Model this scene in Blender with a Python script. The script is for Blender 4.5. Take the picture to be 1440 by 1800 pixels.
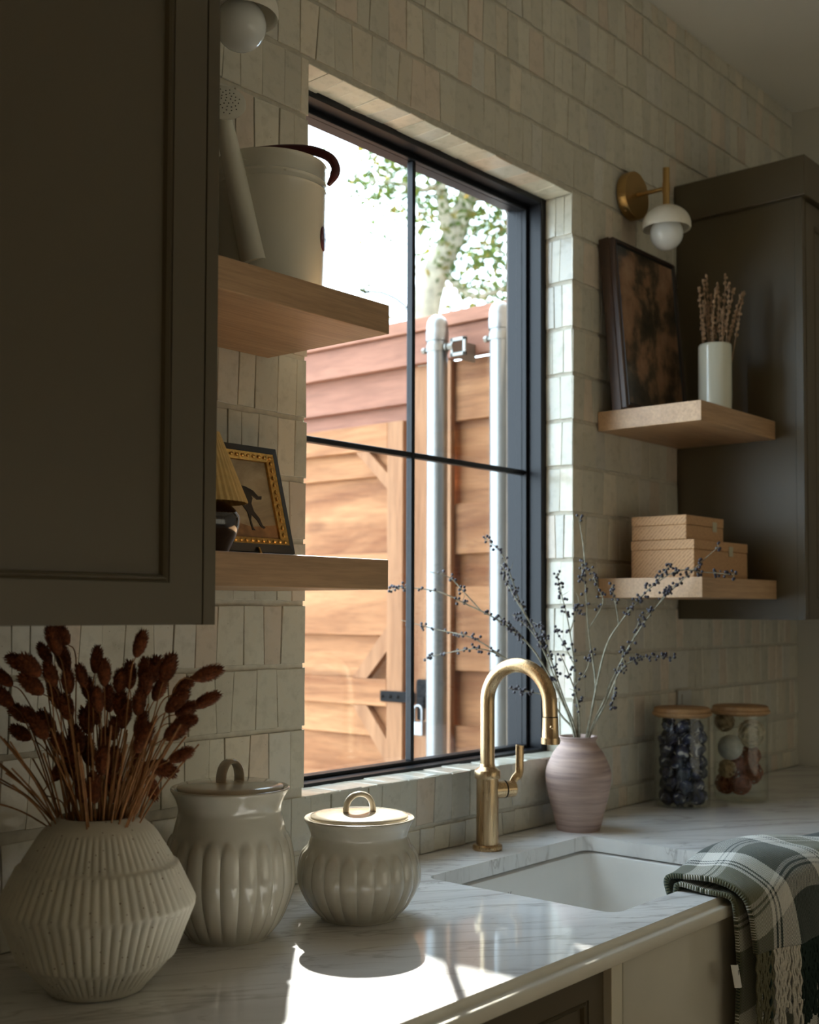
import bpy, bmesh, math, random
from math import sin, cos, pi, radians, sqrt, atan2
from mathutils import Vector, Matrix, Quaternion
from mathutils.geometry import tessellate_polygon

for o in list(bpy.data.objects):
    bpy.data.objects.remove(o)
SC = bpy.context.scene
COL = SC.collection
R = random.Random(11)

# ------------------------------------------------------------------ camera
CAM = Vector((0.0, -1.592, 1.415))
YAW, PIT, ROL, FPX, CY = radians(40.488), radians(2.2258), radians(0.1828), 2100.43, 993.73
cf = Vector((cos(YAW)*cos(PIT), sin(YAW)*cos(PIT), sin(PIT)))
cr = Vector((sin(YAW), -cos(YAW), 0)); cu = cr.cross(cf)
cr, cu = cr*cos(ROL)+cu*sin(ROL), cu*cos(ROL)-cr*sin(ROL)
cam = bpy.data.cameras.new('camera'); camo = bpy.data.objects.new('camera', cam); COL.objects.link(camo)
m = Matrix((cr, cu, -cf)).transposed().to_4x4(); m.translation = CAM
camo.matrix_world = m
cam.sensor_width = 36; cam.sensor_fit = 'AUTO'; cam.lens = FPX/1800*36; cam.shift_y = (CY-900)/1800
cam.clip_start = .05; cam.clip_end = 200
cam.dof.use_dof = True; cam.dof.focus_distance = 2.02; cam.dof.aperture_fstop = 4.5
SC.camera = camo

def ray(x, y): return cf + cr*((x-720)/FPX) - cu*((y-CY)/FPX)
def at_depth(x, y, d): return CAM + ray(x, y)*d          # a point d metres in front of the lens plane
def depth(p): return (Vector(p)-CAM).dot(cf)
def proj(p):
    v = Vector(p)-CAM; z = v.dot(cf)
    return 720+FPX*v.dot(cr)/z, CY-FPX*v.dot(cu)/z

# ------------------------------------------------------------------ world, sun, room light
SC.view_settings.view_transform = 'Standard'; SC.view_settings.look = 'None'
SC.view_settings.exposure = 0.5; SC.view_settings.gamma = 1.0; SC.view_settings.use_curve_mapping = False
w = bpy.data.worlds.new('sky'); SC.world = w; w.use_nodes = True
bg = w.node_tree.nodes['Background']; bg.inputs[0].default_value = (.68, .84, 1.0, 1); bg.inputs[1].default_value = 6.6
SUN_EL, SUN_AZ = radians(34.0), radians(44.0)
sd = Vector((cos(SUN_EL)*cos(SUN_AZ), cos(SUN_EL)*sin(SUN_AZ), sin(SUN_EL)))
sun = bpy.data.lights.new('sun', 'SUN'); sun.energy = 36; sun.angle = radians(.6); sun.color = (1, .97, .91)
so = bpy.data.objects.new('sun', sun); COL.objects.link(so); so.rotation_euler = sd.to_track_quat('Z', 'Y').to_euler(); so.location = (6, 6, 6)
def area(name, loc, size, direction, energy, color, portal=False):
    l = bpy.data.lights.new(name, 'AREA'); l.shape = 'RECTANGLE'; l.size, l.size_y = size
    l.energy = energy; l.color = color; l.cycles.is_portal = portal
    o = bpy.data.objects.new(name, l); COL.objects.link(o); o.location = loc
    o.rotation_euler = Vector(direction).to_track_quat('-Z', 'Y').to_euler(); return o
area('window_daylight_portal', (2.025, .19, 1.76), (.9, 1.36), (0, -1, 0), 1, (1, 1, 1), True)
area('rear_fill_light', (2.3, -4.17, 1.35), (2.7, 2.1), (0, 1, .9), 12.5, (1, .93, .72))  # added warm fill from behind the viewer, tilted up to lift the ceiling
cy = SC.cycles
cy.max_bounces = 10; cy.diffuse_bounces = 6; cy.glossy_bounces = 4; cy.transparent_max_bounces = 16; cy.transmission_bounces = 6
cy.sample_clamp_indirect = 10; cy.caustics_reflective = False; cy.caustics_refractive = False

# ------------------------------------------------------------------ materials
def new_mat(name):
    m = bpy.data.materials.new(name); m.use_nodes = True
    nt = m.node_tree; return m, nt, nt.nodes['Principled BSDF']
def N(nt, t, **k):
    n = nt.nodes.new(t)
    for a, b in k.items():
        if a.startswith('i_'): n.inputs[a[2:].replace('_', ' ')].default_value = b
        else: setattr(n, a, b)
    return n
def ramp(nt, stops, interp='LINEAR'):
    n = nt.nodes.new('ShaderNodeValToRGB'); e = n.color_ramp.elements; n.color_ramp.interpolation = interp
    while len(e) < len(stops): e.new(1.0)
    for k, (p, c) in enumerate(stops):
        e[k].position = p; e[k].color = (c[0], c[1], c[2], 1) if not isinstance(c, (int, float)) else (c, c, c, 1)
    return n
def L(nt, a, b): nt.links.new(a, b)
def add_bump(nt, p, height, strength=.2, dist=.002):
    b = N(nt, 'ShaderNodeBump'); b.inputs['Strength'].default_value = strength; b.inputs['Distance'].default_value = dist
    L(nt, height, b.inputs['Height']); L(nt, b.outputs[0], p.inputs['Normal'])
def plain(name, col, rough=.5, metal=0, var=.0, scale=30, bump=0, bdist=.001, coat=0, coord='Object', spec=.5):
    m, nt, p = new_mat(name)
    p.inputs['Roughness'].default_value = rough; p.inputs['Metallic'].default_value = metal
    p.inputs['Coat Weight'].default_value = coat; p.inputs['Coat Roughness'].default_value = .08
    p.inputs['Specular IOR Level'].default_value = spec
    tc = N(nt, 'ShaderNodeTexCoord')
    n = N(nt, 'ShaderNodeTexNoise', i_Scale=scale, i_Detail=5.0); L(nt, tc.outputs[coord], n.inputs['Vector'])
    lo = [max(0, c*(1-var)) for c in col]; hi = [min(1, c*(1+var)) for c in col]
    r = ramp(nt, [(.3, lo), (.7, hi)]); L(nt, n.outputs['Fac'], r.inputs[0]); L(nt, r.outputs[0], p.inputs['Base Color'])
    if bump: add_bump(nt, p, n.outputs['Fac'], bump, bdist)
    return m
def wood(name, dark, light, axis=0, scale=14, stretch=.06, rough=.5, knots=False, sheen=.5):
    m, nt, p = new_mat(name)
    tc = N(nt, 'ShaderNodeTexCoord'); oi = N(nt, 'ShaderNodeObjectInfo')
    ad = N(nt, 'ShaderNodeVectorMath', operation='MULTIPLY_ADD'); L(nt, oi.outputs['Random'], ad.inputs[0])
    ad.inputs[1].default_value = (7.3, 5.1, 3.7); L(nt, tc.outputs['Object'], ad.inputs[2])
    mp = N(nt, 'ShaderNodeMapping'); s = [1, 1, 1]; s[axis] = stretch; mp.inputs['Scale'].default_value = s
    L(nt, ad.outputs[0], mp.inputs[0])
    n1 = N(nt, 'ShaderNodeTexNoise', i_Scale=scale, i_Detail=6.0, i_Roughness=.6, i_Distortion=(1.6 if knots else .4)); L(nt, mp.outputs[0], n1.inputs['Vector'])
    n2 = N(nt, 'ShaderNodeTexNoise', i_Scale=scale*14, i_Detail=3.0, i_Roughness=.7); L(nt, mp.outputs[0], n2.inputs['Vector'])
    mid = [(a+b)/2 for a, b in zip(dark, light)]
    r1 = ramp(nt, [(.32, dark), (.5, mid), (.68, light)]); L(nt, n1.outputs['Fac'], r1.inputs[0])
    r2 = ramp(nt, [(.35, (.72, .70, .68)), (.6, (1, 1, 1))]); L(nt, n2.outputs['Fac'], r2.inputs[0])
    mx = N(nt, 'ShaderNodeMix', data_type='RGBA', blend_type='MULTIPLY'); mx.inputs[0].default_value = .8
    L(nt, r1.outputs[0], mx.inputs[6]); L(nt, r2.outputs[0], mx.inputs[7])
    out = mx.outputs[2]
    if knots:
        vo = N(nt, 'ShaderNodeTexVoronoi', i_Scale=3.2); mp2 = N(nt, 'ShaderNodeMapping'); s2 = [1, 1, 1]; s2[axis] = .45
        mp2.inputs['Scale'].default_value = s2; L(nt, ad.outputs[0], mp2.inputs[0]); L(nt, mp2.outputs[0], vo.inputs['Vector'])
        rk = ramp(nt, [(.04, (.45, .36, .3)), (.1, (1, 1, 1))]); L(nt, vo.outputs['Distance'], rk.inputs[0])
        m2 = N(nt, 'ShaderNodeMix', data_type='RGBA', blend_type='MULTIPLY'); m2.inputs[0].default_value = .7
        L(nt, out, m2.inputs[6]); L(nt, rk.outputs[0], m2.inputs[7]); out = m2.outputs[2]
    L(nt, out, p.inputs['Base Color']); p.inputs['Roughness'].default_value = rough
    p.inputs['Specular IOR Level'].default_value = sheen
    add_bump(nt, p, n2.outputs['Fac'], .15, .0006)
    return m
def thin_glass(name, tint, ior=1.45, rough=0.0):
    m, nt, p = new_mat(name); nt.nodes.remove(p)
    t = N(nt, 'ShaderNodeBsdfTransparent'); t.inputs[0].default_value = (*tint, 1)
    g = N(nt, 'ShaderNodeBsdfGlossy'); g.inputs['Roughness'].default_value = rough
    f = N(nt, 'ShaderNodeFresnel'); gm = N(nt, 'ShaderNodeNewGeometry')   # the back face of the sheet refracts like the front
    io = N(nt, 'ShaderNodeMix', data_type='FLOAT'); L(nt, gm.outputs['Backfacing'], io.inputs[0]); io.inputs[2].default_value = ior; io.inputs[3].default_value = 1/ior
    L(nt, io.outputs[0], f.inputs[0])
    x = N(nt, 'ShaderNodeMixShader'); L(nt, f.outputs[0], x.inputs[0]); L(nt, t.outputs[0], x.inputs[1]); L(nt, g.outputs[0], x.inputs[2])
    L(nt, x.outputs[0], nt.nodes['Material Output'].inputs[0]); return m

def tile_mat():
    m, nt, p = new_mat('glazed_clay_tile')
    a = N(nt, 'ShaderNodeAttribute', attribute_name='tint'); g = N(nt, 'ShaderNodeNewGeometry')
    n = N(nt, 'ShaderNodeTexNoise', i_Scale=38.0, i_Detail=5.0, i_Roughness=.6); L(nt, g.outputs['Position'], n.inputs['Vector'])
    r = ramp(nt, [(.25, (.80, .79, .76)), (.5, (1, 1, 1)), (.75, (1.0, .97, .93))]); L(nt, n.outputs['Fac'], r.inputs[0])
    mx = N(nt, 'ShaderNodeMix', data_type='RGBA', blend_type='MULTIPLY'); mx.inputs[0].default_value = 1
    L(nt, a.outputs['Color'], mx.inputs[6]); L(nt, r.outputs[0], mx.inputs[7])
    vo = N(nt, 'ShaderNodeTexVoronoi', i_Scale=55.0); L(nt, g.outputs['Position'], vo.inputs['Vector'])
    rp = ramp(nt, [(.035, (.45, .38, .3)), (.07, (1, 1, 1))]); L(nt, vo.outputs['Distance'], rp.inputs[0])
    m2 = N(nt, 'ShaderNodeMix', data_type='RGBA', blend_type='MULTIPLY'); m2.inputs[0].default_value = .6
    L(nt, mx.outputs[2], m2.inputs[6]); L(nt, rp.outputs[0], m2.inputs[7])
    L(nt, m2.outputs[2], p.inputs['Base Color'])
    p.inputs['Roughness'].default_value = .16
    n2 = N(nt, 'ShaderNodeTexNoise', i_Scale=26.0, i_Detail=2.0); L(nt, g.outputs['Position'], n2.inputs['Vector'])
    add_bump(nt, p, n2.outputs['Fac'], .35, .004)
    return m
def marble_mat():
    m, nt, p = new_mat('veined_marble')
    g = N(nt, 'ShaderNodeNewGeometry')
    pre = N(nt, 'ShaderNodeMapping'); pre.inputs['Rotation'].default_value = (0, 0, radians(38)); L(nt, g.outputs['Position'], pre.inputs[0])
    mp = N(nt, 'ShaderNodeMapping'); mp.inputs['Scale'].default_value = (.8, 4.2, 1.0)
    L(nt, pre.outputs[0], mp.inputs[0])
    def vein(scale, width, seed, dist):
        of = N(nt, 'ShaderNodeMapping'); of.inputs['Location'].default_value = (seed, seed*1.7, 0); L(nt, mp.outputs[0], of.inputs[0])
        n = N(nt, 'ShaderNodeTexNoise', i_Scale=scale, i_Detail=5.0, i_Roughness=.52, i_Distortion=dist); L(nt, of.outputs[0], n.inputs['Vector'])
        s = N(nt, 'ShaderNodeMath', operation='SUBTRACT'); L(nt, n.outputs['Fac'], s.inputs[0]); s.inputs[1].default_value = .5
        a = N(nt, 'ShaderNodeMath', operation='ABSOLUTE'); L(nt, s.outputs[0], a.inputs[0])
        r = ramp(nt, [(0, 1.0), (width*.3, .6), (width, 0.0)]); L(nt, a.outputs[0], r.inputs[0]); return r.outputs[0]
    v1 = vein(2.3, .022, 3.1, .7); v2 = vein(5.5, .02, 8.4, 1.0)
    mk = N(nt, 'ShaderNodeTexNoise', i_Scale=2.2, i_Detail=2.0); L(nt, mp.outputs[0], mk.inputs['Vector'])
    mr = ramp(nt, [(.42, 0.0), (.62, 1.0)]); L(nt, mk.outputs['Fac'], mr.inputs[0])
    v2m = N(nt, 'ShaderNodeMath', operation='MULTIPLY'); L(nt, v2, v2m.inputs[0]); L(nt, mr.outputs[0], v2m.inputs[1])
    cl = N(nt, 'ShaderNodeTexNoise', i_Scale=3.0, i_Detail=6.0, i_Roughness=.6); L(nt, mp.outputs[0], cl.inputs['Vector'])
    base = ramp(nt, [(.3, (.62, .61, .60)), (.55, (.76, .755, .74)), (.8, (.80, .79, .77))]); L(nt, cl.outputs['Fac'], base.inputs[0])
    x1 = N(nt, 'ShaderNodeMix', data_type='RGBA'); s1 = N(nt, 'ShaderNodeMath', operation='MULTIPLY'); s1.inputs[1].default_value = .42
    L(nt, v1, s1.inputs[0]); L(nt, s1.outputs[0], x1.inputs[0]); L(nt, base.outputs[0], x1.inputs[6]); x1.inputs[7].default_value = (.25, .215, .18, 1)
    x2 = N(nt, 'ShaderNodeMix', data_type='RGBA'); s2 = N(nt, 'ShaderNodeMath', operation='MULTIPLY'); s2.inputs[1].default_value = .5
    L(nt, v2m.outputs[0], s2.inputs[0]); L(nt, s2.outputs[0], x2.inputs[0]); L(nt, x1.outputs[2], x2.inputs[6]); x2.inputs[7].default_value = (.20, .17, .15, 1)
    L(nt, x2.outputs[2], p.inputs['Base Color']); p.inputs['Roughness'].default_value = .07; p.inputs['Specular IOR Level'].default_value = .6
    return m
def metal_brushed(name, col, rough=.28, axis=2):
    m, nt, p = new_mat(name)
    tc = N(nt, 'ShaderNodeTexCoord'); mp = N(nt, 'ShaderNodeMapping'); s = [120, 120, 120]; s[axis] = 4; mp.inputs['Scale'].default_value = s
    L(nt, tc.outputs['Object'], mp.inputs[0]); n = N(nt, 'ShaderNodeTexNoise', i_Scale=4.0, i_Detail=3.0); L(nt, mp.outputs[0], n.inputs['Vector'])
    r = ramp(nt, [(.3, rough*.92), (.7, rough*1.1)]); L(nt, n.outputs['Fac'], r.inputs[0]); L(nt, r.outputs[0], p.inputs['Roughness'])
    p.inputs['Base Color'].default_value = (*col, 1); p.inputs['Metallic'].default_value = 1
    return m
def speckled(name, col, spk, scale, rough, thr=.09, coat=0):
    m, nt, p = new_mat(name); tc = N(nt, 'ShaderNodeTexCoord')
    n = N(nt, 'ShaderNodeTexNoise', i_Scale=18.0, i_Detail=4.0); L(nt, tc.outputs['Object'], n.inputs['Vector'])
    b = ramp(nt, [(.3, [c*.86 for c in col]), (.7, col)]); L(nt, n.outputs['Fac'], b.inputs[0])
    v = N(nt, 'ShaderNodeTexVoronoi', i_Scale=scale); L(nt, tc.outputs['Object'], v.inputs['Vector'])
    r = ramp(nt, [(thr*.7, 1.0), (thr, 0.0)]); L(nt, v.outputs['Distance'], r.inputs[0])
    x = N(nt, 'ShaderNodeMix', data_type='RGBA'); L(nt, r.outputs[0], x.inputs[0]); L(nt, b.outputs[0], x.inputs[6]); x.inputs[7].default_value = (*spk, 1)
    L(nt, x.outputs[2], p.inputs['Base Color']); p.inputs['Roughness'].default_value = rough; p.inputs['Coat Weight'].default_value = coat
    add_bump(nt, p, n.outputs['Fac'], .1, .001)
    return m
def banded_clay():
    m, nt, p = new_mat('banded_pink_clay'); tc = N(nt, 'ShaderNodeTexCoord')
    mp = N(nt, 'ShaderNodeMapping'); mp.inputs['Scale'].default_value = (3, 3, 60); L(nt, tc.outputs['Object'], mp.inputs[0])
    n = N(nt, 'ShaderNodeTexNoise', i_Scale=1.6, i_Detail=6.0, i_Roughness=.65); L(nt, mp.outputs[0], n.inputs['Vector'])
    r = ramp(nt, [(.3, (.23, .16, .155)), (.5, (.39, .275, .235)), (.7, (.50, .36, .29))]); L(nt, n.outputs['Fac'], r.inputs[0])
    L(nt, r.outputs[0], p.inputs['Base Color']); p.inputs['Roughness'].default_value = .75
    add_bump(nt, p, n.outputs['Fac'], .5, .002); return m
def stone_mat():
    m, nt, p = new_mat('blue_white_stone'); tc = N(nt, 'ShaderNodeTexCoord'); oi = N(nt, 'ShaderNodeObjectInfo')
    ad = N(nt, 'ShaderNodeVectorMath', operation='MULTIPLY_ADD'); L(nt, oi.outputs['Random'], ad.inputs[0]); ad.inputs[1].default_value = (9, 7, 5); L(nt, tc.outputs['Object'], ad.inputs[2])
    n = N(nt, 'ShaderNodeTexNoise', i_Scale=34.0, i_Detail=3.0, i_Distortion=1.0); L(nt, ad.outputs[0], n.inputs['Vector'])
    r = ramp(nt, [(.40, (.006, .007, .016)), (.52, (.010, .014, .045)), (.61, (.03, .04, .10)), (.65, (.42, .42, .44))]); L(nt, n.outputs['Fac'], r.inputs[0])
    L(nt, r.outputs[0], p.inputs['Base Color']); p.inputs['Roughness'].default_value = .12; return m
def plaid_mat():
    m, nt, p = new_mat('plaid_wool'); uv = N(nt, 'ShaderNodeUVMap'); sep = N(nt, 'ShaderNodeSeparateXYZ'); L(nt, uv.outputs[0], sep.inputs[0])
    Wt, Gr, Ol, Gy = (.80, .78, .72), (.012, .030, .022), (.15, .15, .085), (.06, .085, .085)
    sett = [(0, Ol), (.22, Wt), (.25, Gr), (.262, Wt), (.285, Gr), (.297, Wt), (.42, Gr), (.77, Wt), (.885, Gr), (.897, Wt), (.92, Gr), (.932, Wt), (.965, Ol)]
    def band(sock, period, off):
        a = N(nt, 'ShaderNodeMath', operation='MULTIPLY_ADD'); L(nt, sock, a.inputs[0]); a.inputs[1].default_value = 1/period; a.inputs[2].default_value = off
        f = N(nt, 'ShaderNodeMath', operation='FRACT'); L(nt, a.outputs[0], f.inputs[0]); r = ramp(nt, sett, 'CONSTANT'); L(nt, f.outputs[0], r.inputs[0]); return r.outputs[0]
    cu_ = band(sep.outputs[0], .36, -.02); cv = band(sep.outputs[1], .30, .52)
    d = N(nt, 'ShaderNodeMath', operation='MULTIPLY_ADD'); L(nt, sep.outputs[0], d.inputs[0]); d.inputs[1].default_value = 1250; 
    e = N(nt, 'ShaderNodeMath', operation='MULTIPLY'); L(nt, sep.outputs[1], e.inputs[0]); e.inputs[1].default_value = 1250; L(nt, e.outputs[0], d.inputs[2])
    s = N(nt, 'ShaderNodeMath', operation='SINE'); L(nt, d.outputs[0], s.inputs[0])
    k = N(nt, 'ShaderNodeMath', operation='GREATER_THAN'); L(nt, s.outputs[0], k.inputs[0]); k.inputs[1].default_value = .42
    x = N(nt, 'ShaderNodeMix', data_type='RGBA'); L(nt, k.outputs[0], x.inputs[0]); L(nt, cu_, x.inputs[6]); L(nt, cv, x.inputs[7])
    n = N(nt, 'ShaderNodeTexNoise', i_Scale=900.0, i_Detail=2.0); L(nt, uv.outputs[0], n.inputs['Vector'])
    rr = ramp(nt, [(.3, (.65, .65, .65)), (.7, (1, 1, 1))]); L(nt, n.outputs['Fac'], rr.inputs[0])
    y = N(nt, 'ShaderNodeMix', data_type='RGBA', blend_type='MULTIPLY'); y.inputs[0].default_value = .8; L(nt, x.outputs[2], y.inputs[6]); L(nt, rr.outputs[0], y.inputs[7])
    L(nt, y.outputs[2], p.inputs['Base Color']); p.inputs['Roughness'].default_value = .95; p.inputs['Specular IOR Level'].default_value = .1
    p.inputs['Sheen Weight'].default_value = .3
    add_bump(nt, p, s.outputs[0], .5, .0015); return m
def painting_mat(name, stops, scale, dist=1.2, stretch=(1, 1, 1), coat=.6):
    m, nt, p = new_mat(name); tc = N(nt, 'ShaderNodeTexCoord'); mp = N(nt, 'ShaderNodeMapping'); mp.inputs['Scale'].default_value = stretch
    L(nt, tc.outputs['Object'], mp.inputs[0]); n = N(nt, 'ShaderNodeTexNoise', i_Scale=scale, i_Detail=7.0, i_Roughness=.62, i_Distortion=dist); L(nt, mp.outputs[0], n.inputs['Vector'])
    r = ramp(nt, stops); L(nt, n.outputs['Fac'], r.inputs[0]); L(nt, r.outputs[0], p.inputs['Base Color'])
    p.inputs['Roughness'].default_value = .5; p.inputs['Coat Weight'].default_value = coat; p.inputs['Coat Roughness'].default_value = .03; return m
def leaf_mat(name, c1, c2):
    m, nt, p = new_mat(name); g = N(nt, 'ShaderNodeNewGeometry'); n = N(nt, 'ShaderNodeTexNoise', i_Scale=3.5, i_Detail=4.0)
    L(nt, g.outputs['Position'], n.inputs['Vector']); r = ramp(nt, [(.35, c1), (.65, c2)]); L(nt, n.outputs['Fac'], r.inputs[0])
    d = N(nt, 'ShaderNodeBsdfDiffuse'); t = N(nt, 'ShaderNodeBsdfTranslucent'); L(nt, r.outputs[0], d.inputs[0]); L(nt, r.outputs[0], t.inputs[0])
    x = N(nt, 'ShaderNodeMixShader'); x.inputs[0].default_value = .5; L(nt, d.outputs[0], x.inputs[1]); L(nt, t.outputs[0], x.inputs[2])
    nt.nodes.remove(p); L(nt, x.outputs[0], nt.nodes['Material Output'].inputs[0]); return m
def weave_mat():
    m, nt, p = new_mat('woven_straw'); tc = N(nt, 'ShaderNodeTexCoord')
    w1 = N(nt, 'ShaderNodeTexWave', i_Scale=60.0, i_Distortion=.6); w1.bands_direction = 'DIAGONAL'; L(nt, tc.outputs['Object'], w1.inputs['Vector'])
    n = N(nt, 'ShaderNodeTexNoise', i_Scale=160.0); L(nt, tc.outputs['Object'], n.inputs['Vector'])
    ad = N(nt, 'ShaderNodeMath', operation='MULTIPLY_ADD'); L(nt, w1.outputs['Fac'], ad.inputs[0]); ad.inputs[1].default_value = .7; L(nt, n.outputs['Fac'], ad.inputs[2])
    r = ramp(nt, [(.35, (.33, .17, .08)), (.8, (.56, .33, .165))]); L(nt, ad.outputs[0], r.inputs[0]); L(nt, r.outputs[0], p.inputs['Base Color'])
    p.inputs['Roughness'].default_value = .7; add_bump(nt, p, ad.outputs[0], .6, .001); return m
def glaze_mat():
    m, nt, p = new_mat('cream_glaze'); tc = N(nt, 'ShaderNodeTexCoord'); n = N(nt, 'ShaderNodeTexNoise', i_Scale=14.0, i_Detail=4.0); L(nt, tc.outputs['Object'], n.inputs['Vector'])
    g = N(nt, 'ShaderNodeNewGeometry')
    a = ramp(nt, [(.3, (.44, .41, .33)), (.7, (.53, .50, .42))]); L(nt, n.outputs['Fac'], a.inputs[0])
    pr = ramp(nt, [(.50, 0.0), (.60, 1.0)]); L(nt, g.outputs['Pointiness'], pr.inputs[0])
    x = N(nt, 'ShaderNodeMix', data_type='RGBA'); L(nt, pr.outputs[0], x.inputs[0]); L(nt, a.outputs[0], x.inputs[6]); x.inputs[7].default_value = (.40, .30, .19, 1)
    L(nt, x.outputs[2], p.inputs['Base Color']); p.inputs['Roughness'].default_value = .13; p.inputs['Coat Weight'].default_value = .5; p.inputs['Coat Roughness'].default_value = .05; return m

M = dict(
 tile=tile_mat(), grout=plain('grout', (.52, .485, .40), .85, var=.12, scale=60, bump=.3),
 paint=plain('taupe_cabinet_paint', (.088, .067, .035), .42, var=.03, scale=4), white=plain('white_wall_paint', (.72, .70, .64), .7, var=.02, scale=3),
 ceil=plain('ceiling_paint', (.86, .85, .80), .8, var=.02, scale=3), floor=wood('oak_floor', (.40, .30, .20), (.56, .44, .31), 0, 6, .08, .4),
 oak=wood('white_oak', (.40, .235, .12), (.54, .34, .185), 0, 12, .05, .45), marble=marble_mat(),
 counter_edge=plain('marble_edge', (.74, .71, .62), .12, var=.05, scale=10), clay=plain('white_fireclay', (.78, .77, .74), .12, var=.01), apron=plain('glossy_apron', (.60, .57, .48), .10, var=.05, scale=6),
 trim=plain('cream_trim_paint', (.66, .62, .50), .4, var=.02), black=plain('black_window_metal', (.008, .008, .010), .36, spec=.25), pane=thin_glass('window_glass', (.97, .98, .97)),
 brass=metal_brushed('brushed_brass', (.52, .36, .20), .28), brass2=metal_brushed('aged_brass', (.48, .31, .12), .35), steel=metal_brushed('galvanised_steel', (.24, .25, .255), .36),
 zinc=plain('zinc_hardware', (.26, .255, .235), .5, 1), iron=plain('black_iron', (.008, .008, .009), .8, spec=.15), chrome=plain('padlock_steel', (.30, .31, .32), .4, 1, var=.1),
 vase=speckled('speckled_cream_stoneware', (.62, .58, .48), (.16, .09, .04), 95, .55, .13), glaze=glaze_mat(), pink=banded_clay(),
 rust=plain('rust_seed_head', (.17, .045, .012), .9, var=.6, scale=220), straw=plain('dried_stalk', (.30, .135, .045), .8, var=.35, scale=60),
 dry=plain('pale_dried_stalk', (.34, .22, .13), .9, var=.3, scale=80), vaseW=plain('glossy_ivory_ceramic', (.66, .66, .55), .15, coat=.4),
 enamel=plain('cream_enamel', (.66, .65, .56), .22, coat=.3), darkred=plain('oxblood_enamel', (.085, .012, .014), .3), holes=plain('dark_hole', (.02, .02, .015), .9),
 opal=plain('opal_glass', (.80, .82, .80), .18, coat=.3), alab=plain('alabaster', (.74, .70, .60), .35, var=.08, scale=18),
 berry=plain('dark_purple_berry', (.028, .022, .034), .45), twig=plain('grey_green_twig', (.27, .25, .185), .8, var=.4, scale=90),
 glass=thin_glass('jar_glass', (.965, .975, .96), 1.36), lidwood=wood('acacia_lid', (.34, .18, .07), (.50, .30, .14), 0, 25, .1, .5), stone=stone_mat(),
 rattan=plain('natural_rattan', (.42, .30, .16), .8, var=.3, scale=80), rattanW=plain('bleached_rattan', (.55, .47, .33), .8, var=.25, scale=80), rattanO=plain('rust_rattan', (.30, .105, .045), .8, var=.3, scale=80), felt=plain('pale_grey_ball', (.50, .50, .46), .9, var=.15, scale=60),
 weave=weave_mat(), label=plain('pale_metal_label', (.50, .47, .34), .4), frameD=wood('dark_walnut_frame', (.035, .018, .011), (.10, .055, .034), 2, 20, .06, .35), blackframe=plain('black_frame', (.010, .010, .009), .4),
 gold=plain('gilt_moulding', (.62, .36, .11), .30, 1, var=.25, scale=160, bump=.5, bdist=.002),
 land=painting_mat('landscape_painting', [(.38, (.014, .012, .006)), (.46, (.06, .04, .02)), (.54, (.26, .14, .075)), (.68, (.40, .25, .15))], 6.0, .15, (1.2, 1, 1.0)),
 horsebg=painting_mat('horse_painting_ground', [(.3, (.16, .125, .08)), (.5, (.30, .25, .165)), (.7, (.42, .36, .25))], 9, .6, (1, 1, 2.2), .15), horse=plain('horse_print', (.022, .015, .010), .6),
 horseland=plain('horse_painting_earth', (.22, .12, .05), .6, var=.4, scale=40), linen=plain('cream_pleated_linen', (.62, .42, .16), .8, var=.1, scale=90), lampbase=plain('dark_brown_glaze', (.022, .010, .006), .12, coat=.6),
 plaid=plaid_mat(), fw=plain('white_yarn', (.60, .57, .50), .95, var=.2, scale=300), fg=plain('green_yarn', (.012, .028, .020), .95, var=.3, scale=300), fo=plain('olive_yarn', (.14, .13, .075), .95, var=.3, scale=300),
 tag=plain('white_cloth_tag', (.72, .70, .66), .8), print=plain('grey_print', (.10, .10, .11), .7),
 cedar=wood('cedar_boards', (.22, .08, .028), (.50, .245, .11), 1, 7, .10, .65, True, .25), cedarV=wood('cedar_uprights', (.22, .09, .038), (.42, .22, .11), 2, 9, .08, .65, False, .25), cedarR=wood('red_cedar_cap', (.20, .080, .050), (.36, .165, .105), 1, 7, .10, .6, False, .25),
 bark=plain('pale_bark', (.30, .27, .20), .9, var=.3, scale=14, bump=.6, bdist=.02), leafA=leaf_mat('green_leaf', (.026, .055, .012), (.075, .10, .022)), leafB=leaf_mat('yellowing_leaf', (.11, .075, .018), (.14, .13, .03)),
 soil=plain('gravel_ground', (.17, .155, .13), .9, var=.25, scale=40), house=plain('pale_render', (.60, .57, .50), .8, var=.05),
 skyblock=plain('sky_block_white', (.70, .66, .56), .9, var=.05, scale=60),  # for the added panel that keeps sky light out at the rear
 outer_skin=plain('dark_outer_skin', (.15, .115, .085), .85, var=.2, scale=20),
 outlet=plain('white_plastic', (.50, .50, .47), .4),
)

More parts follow.
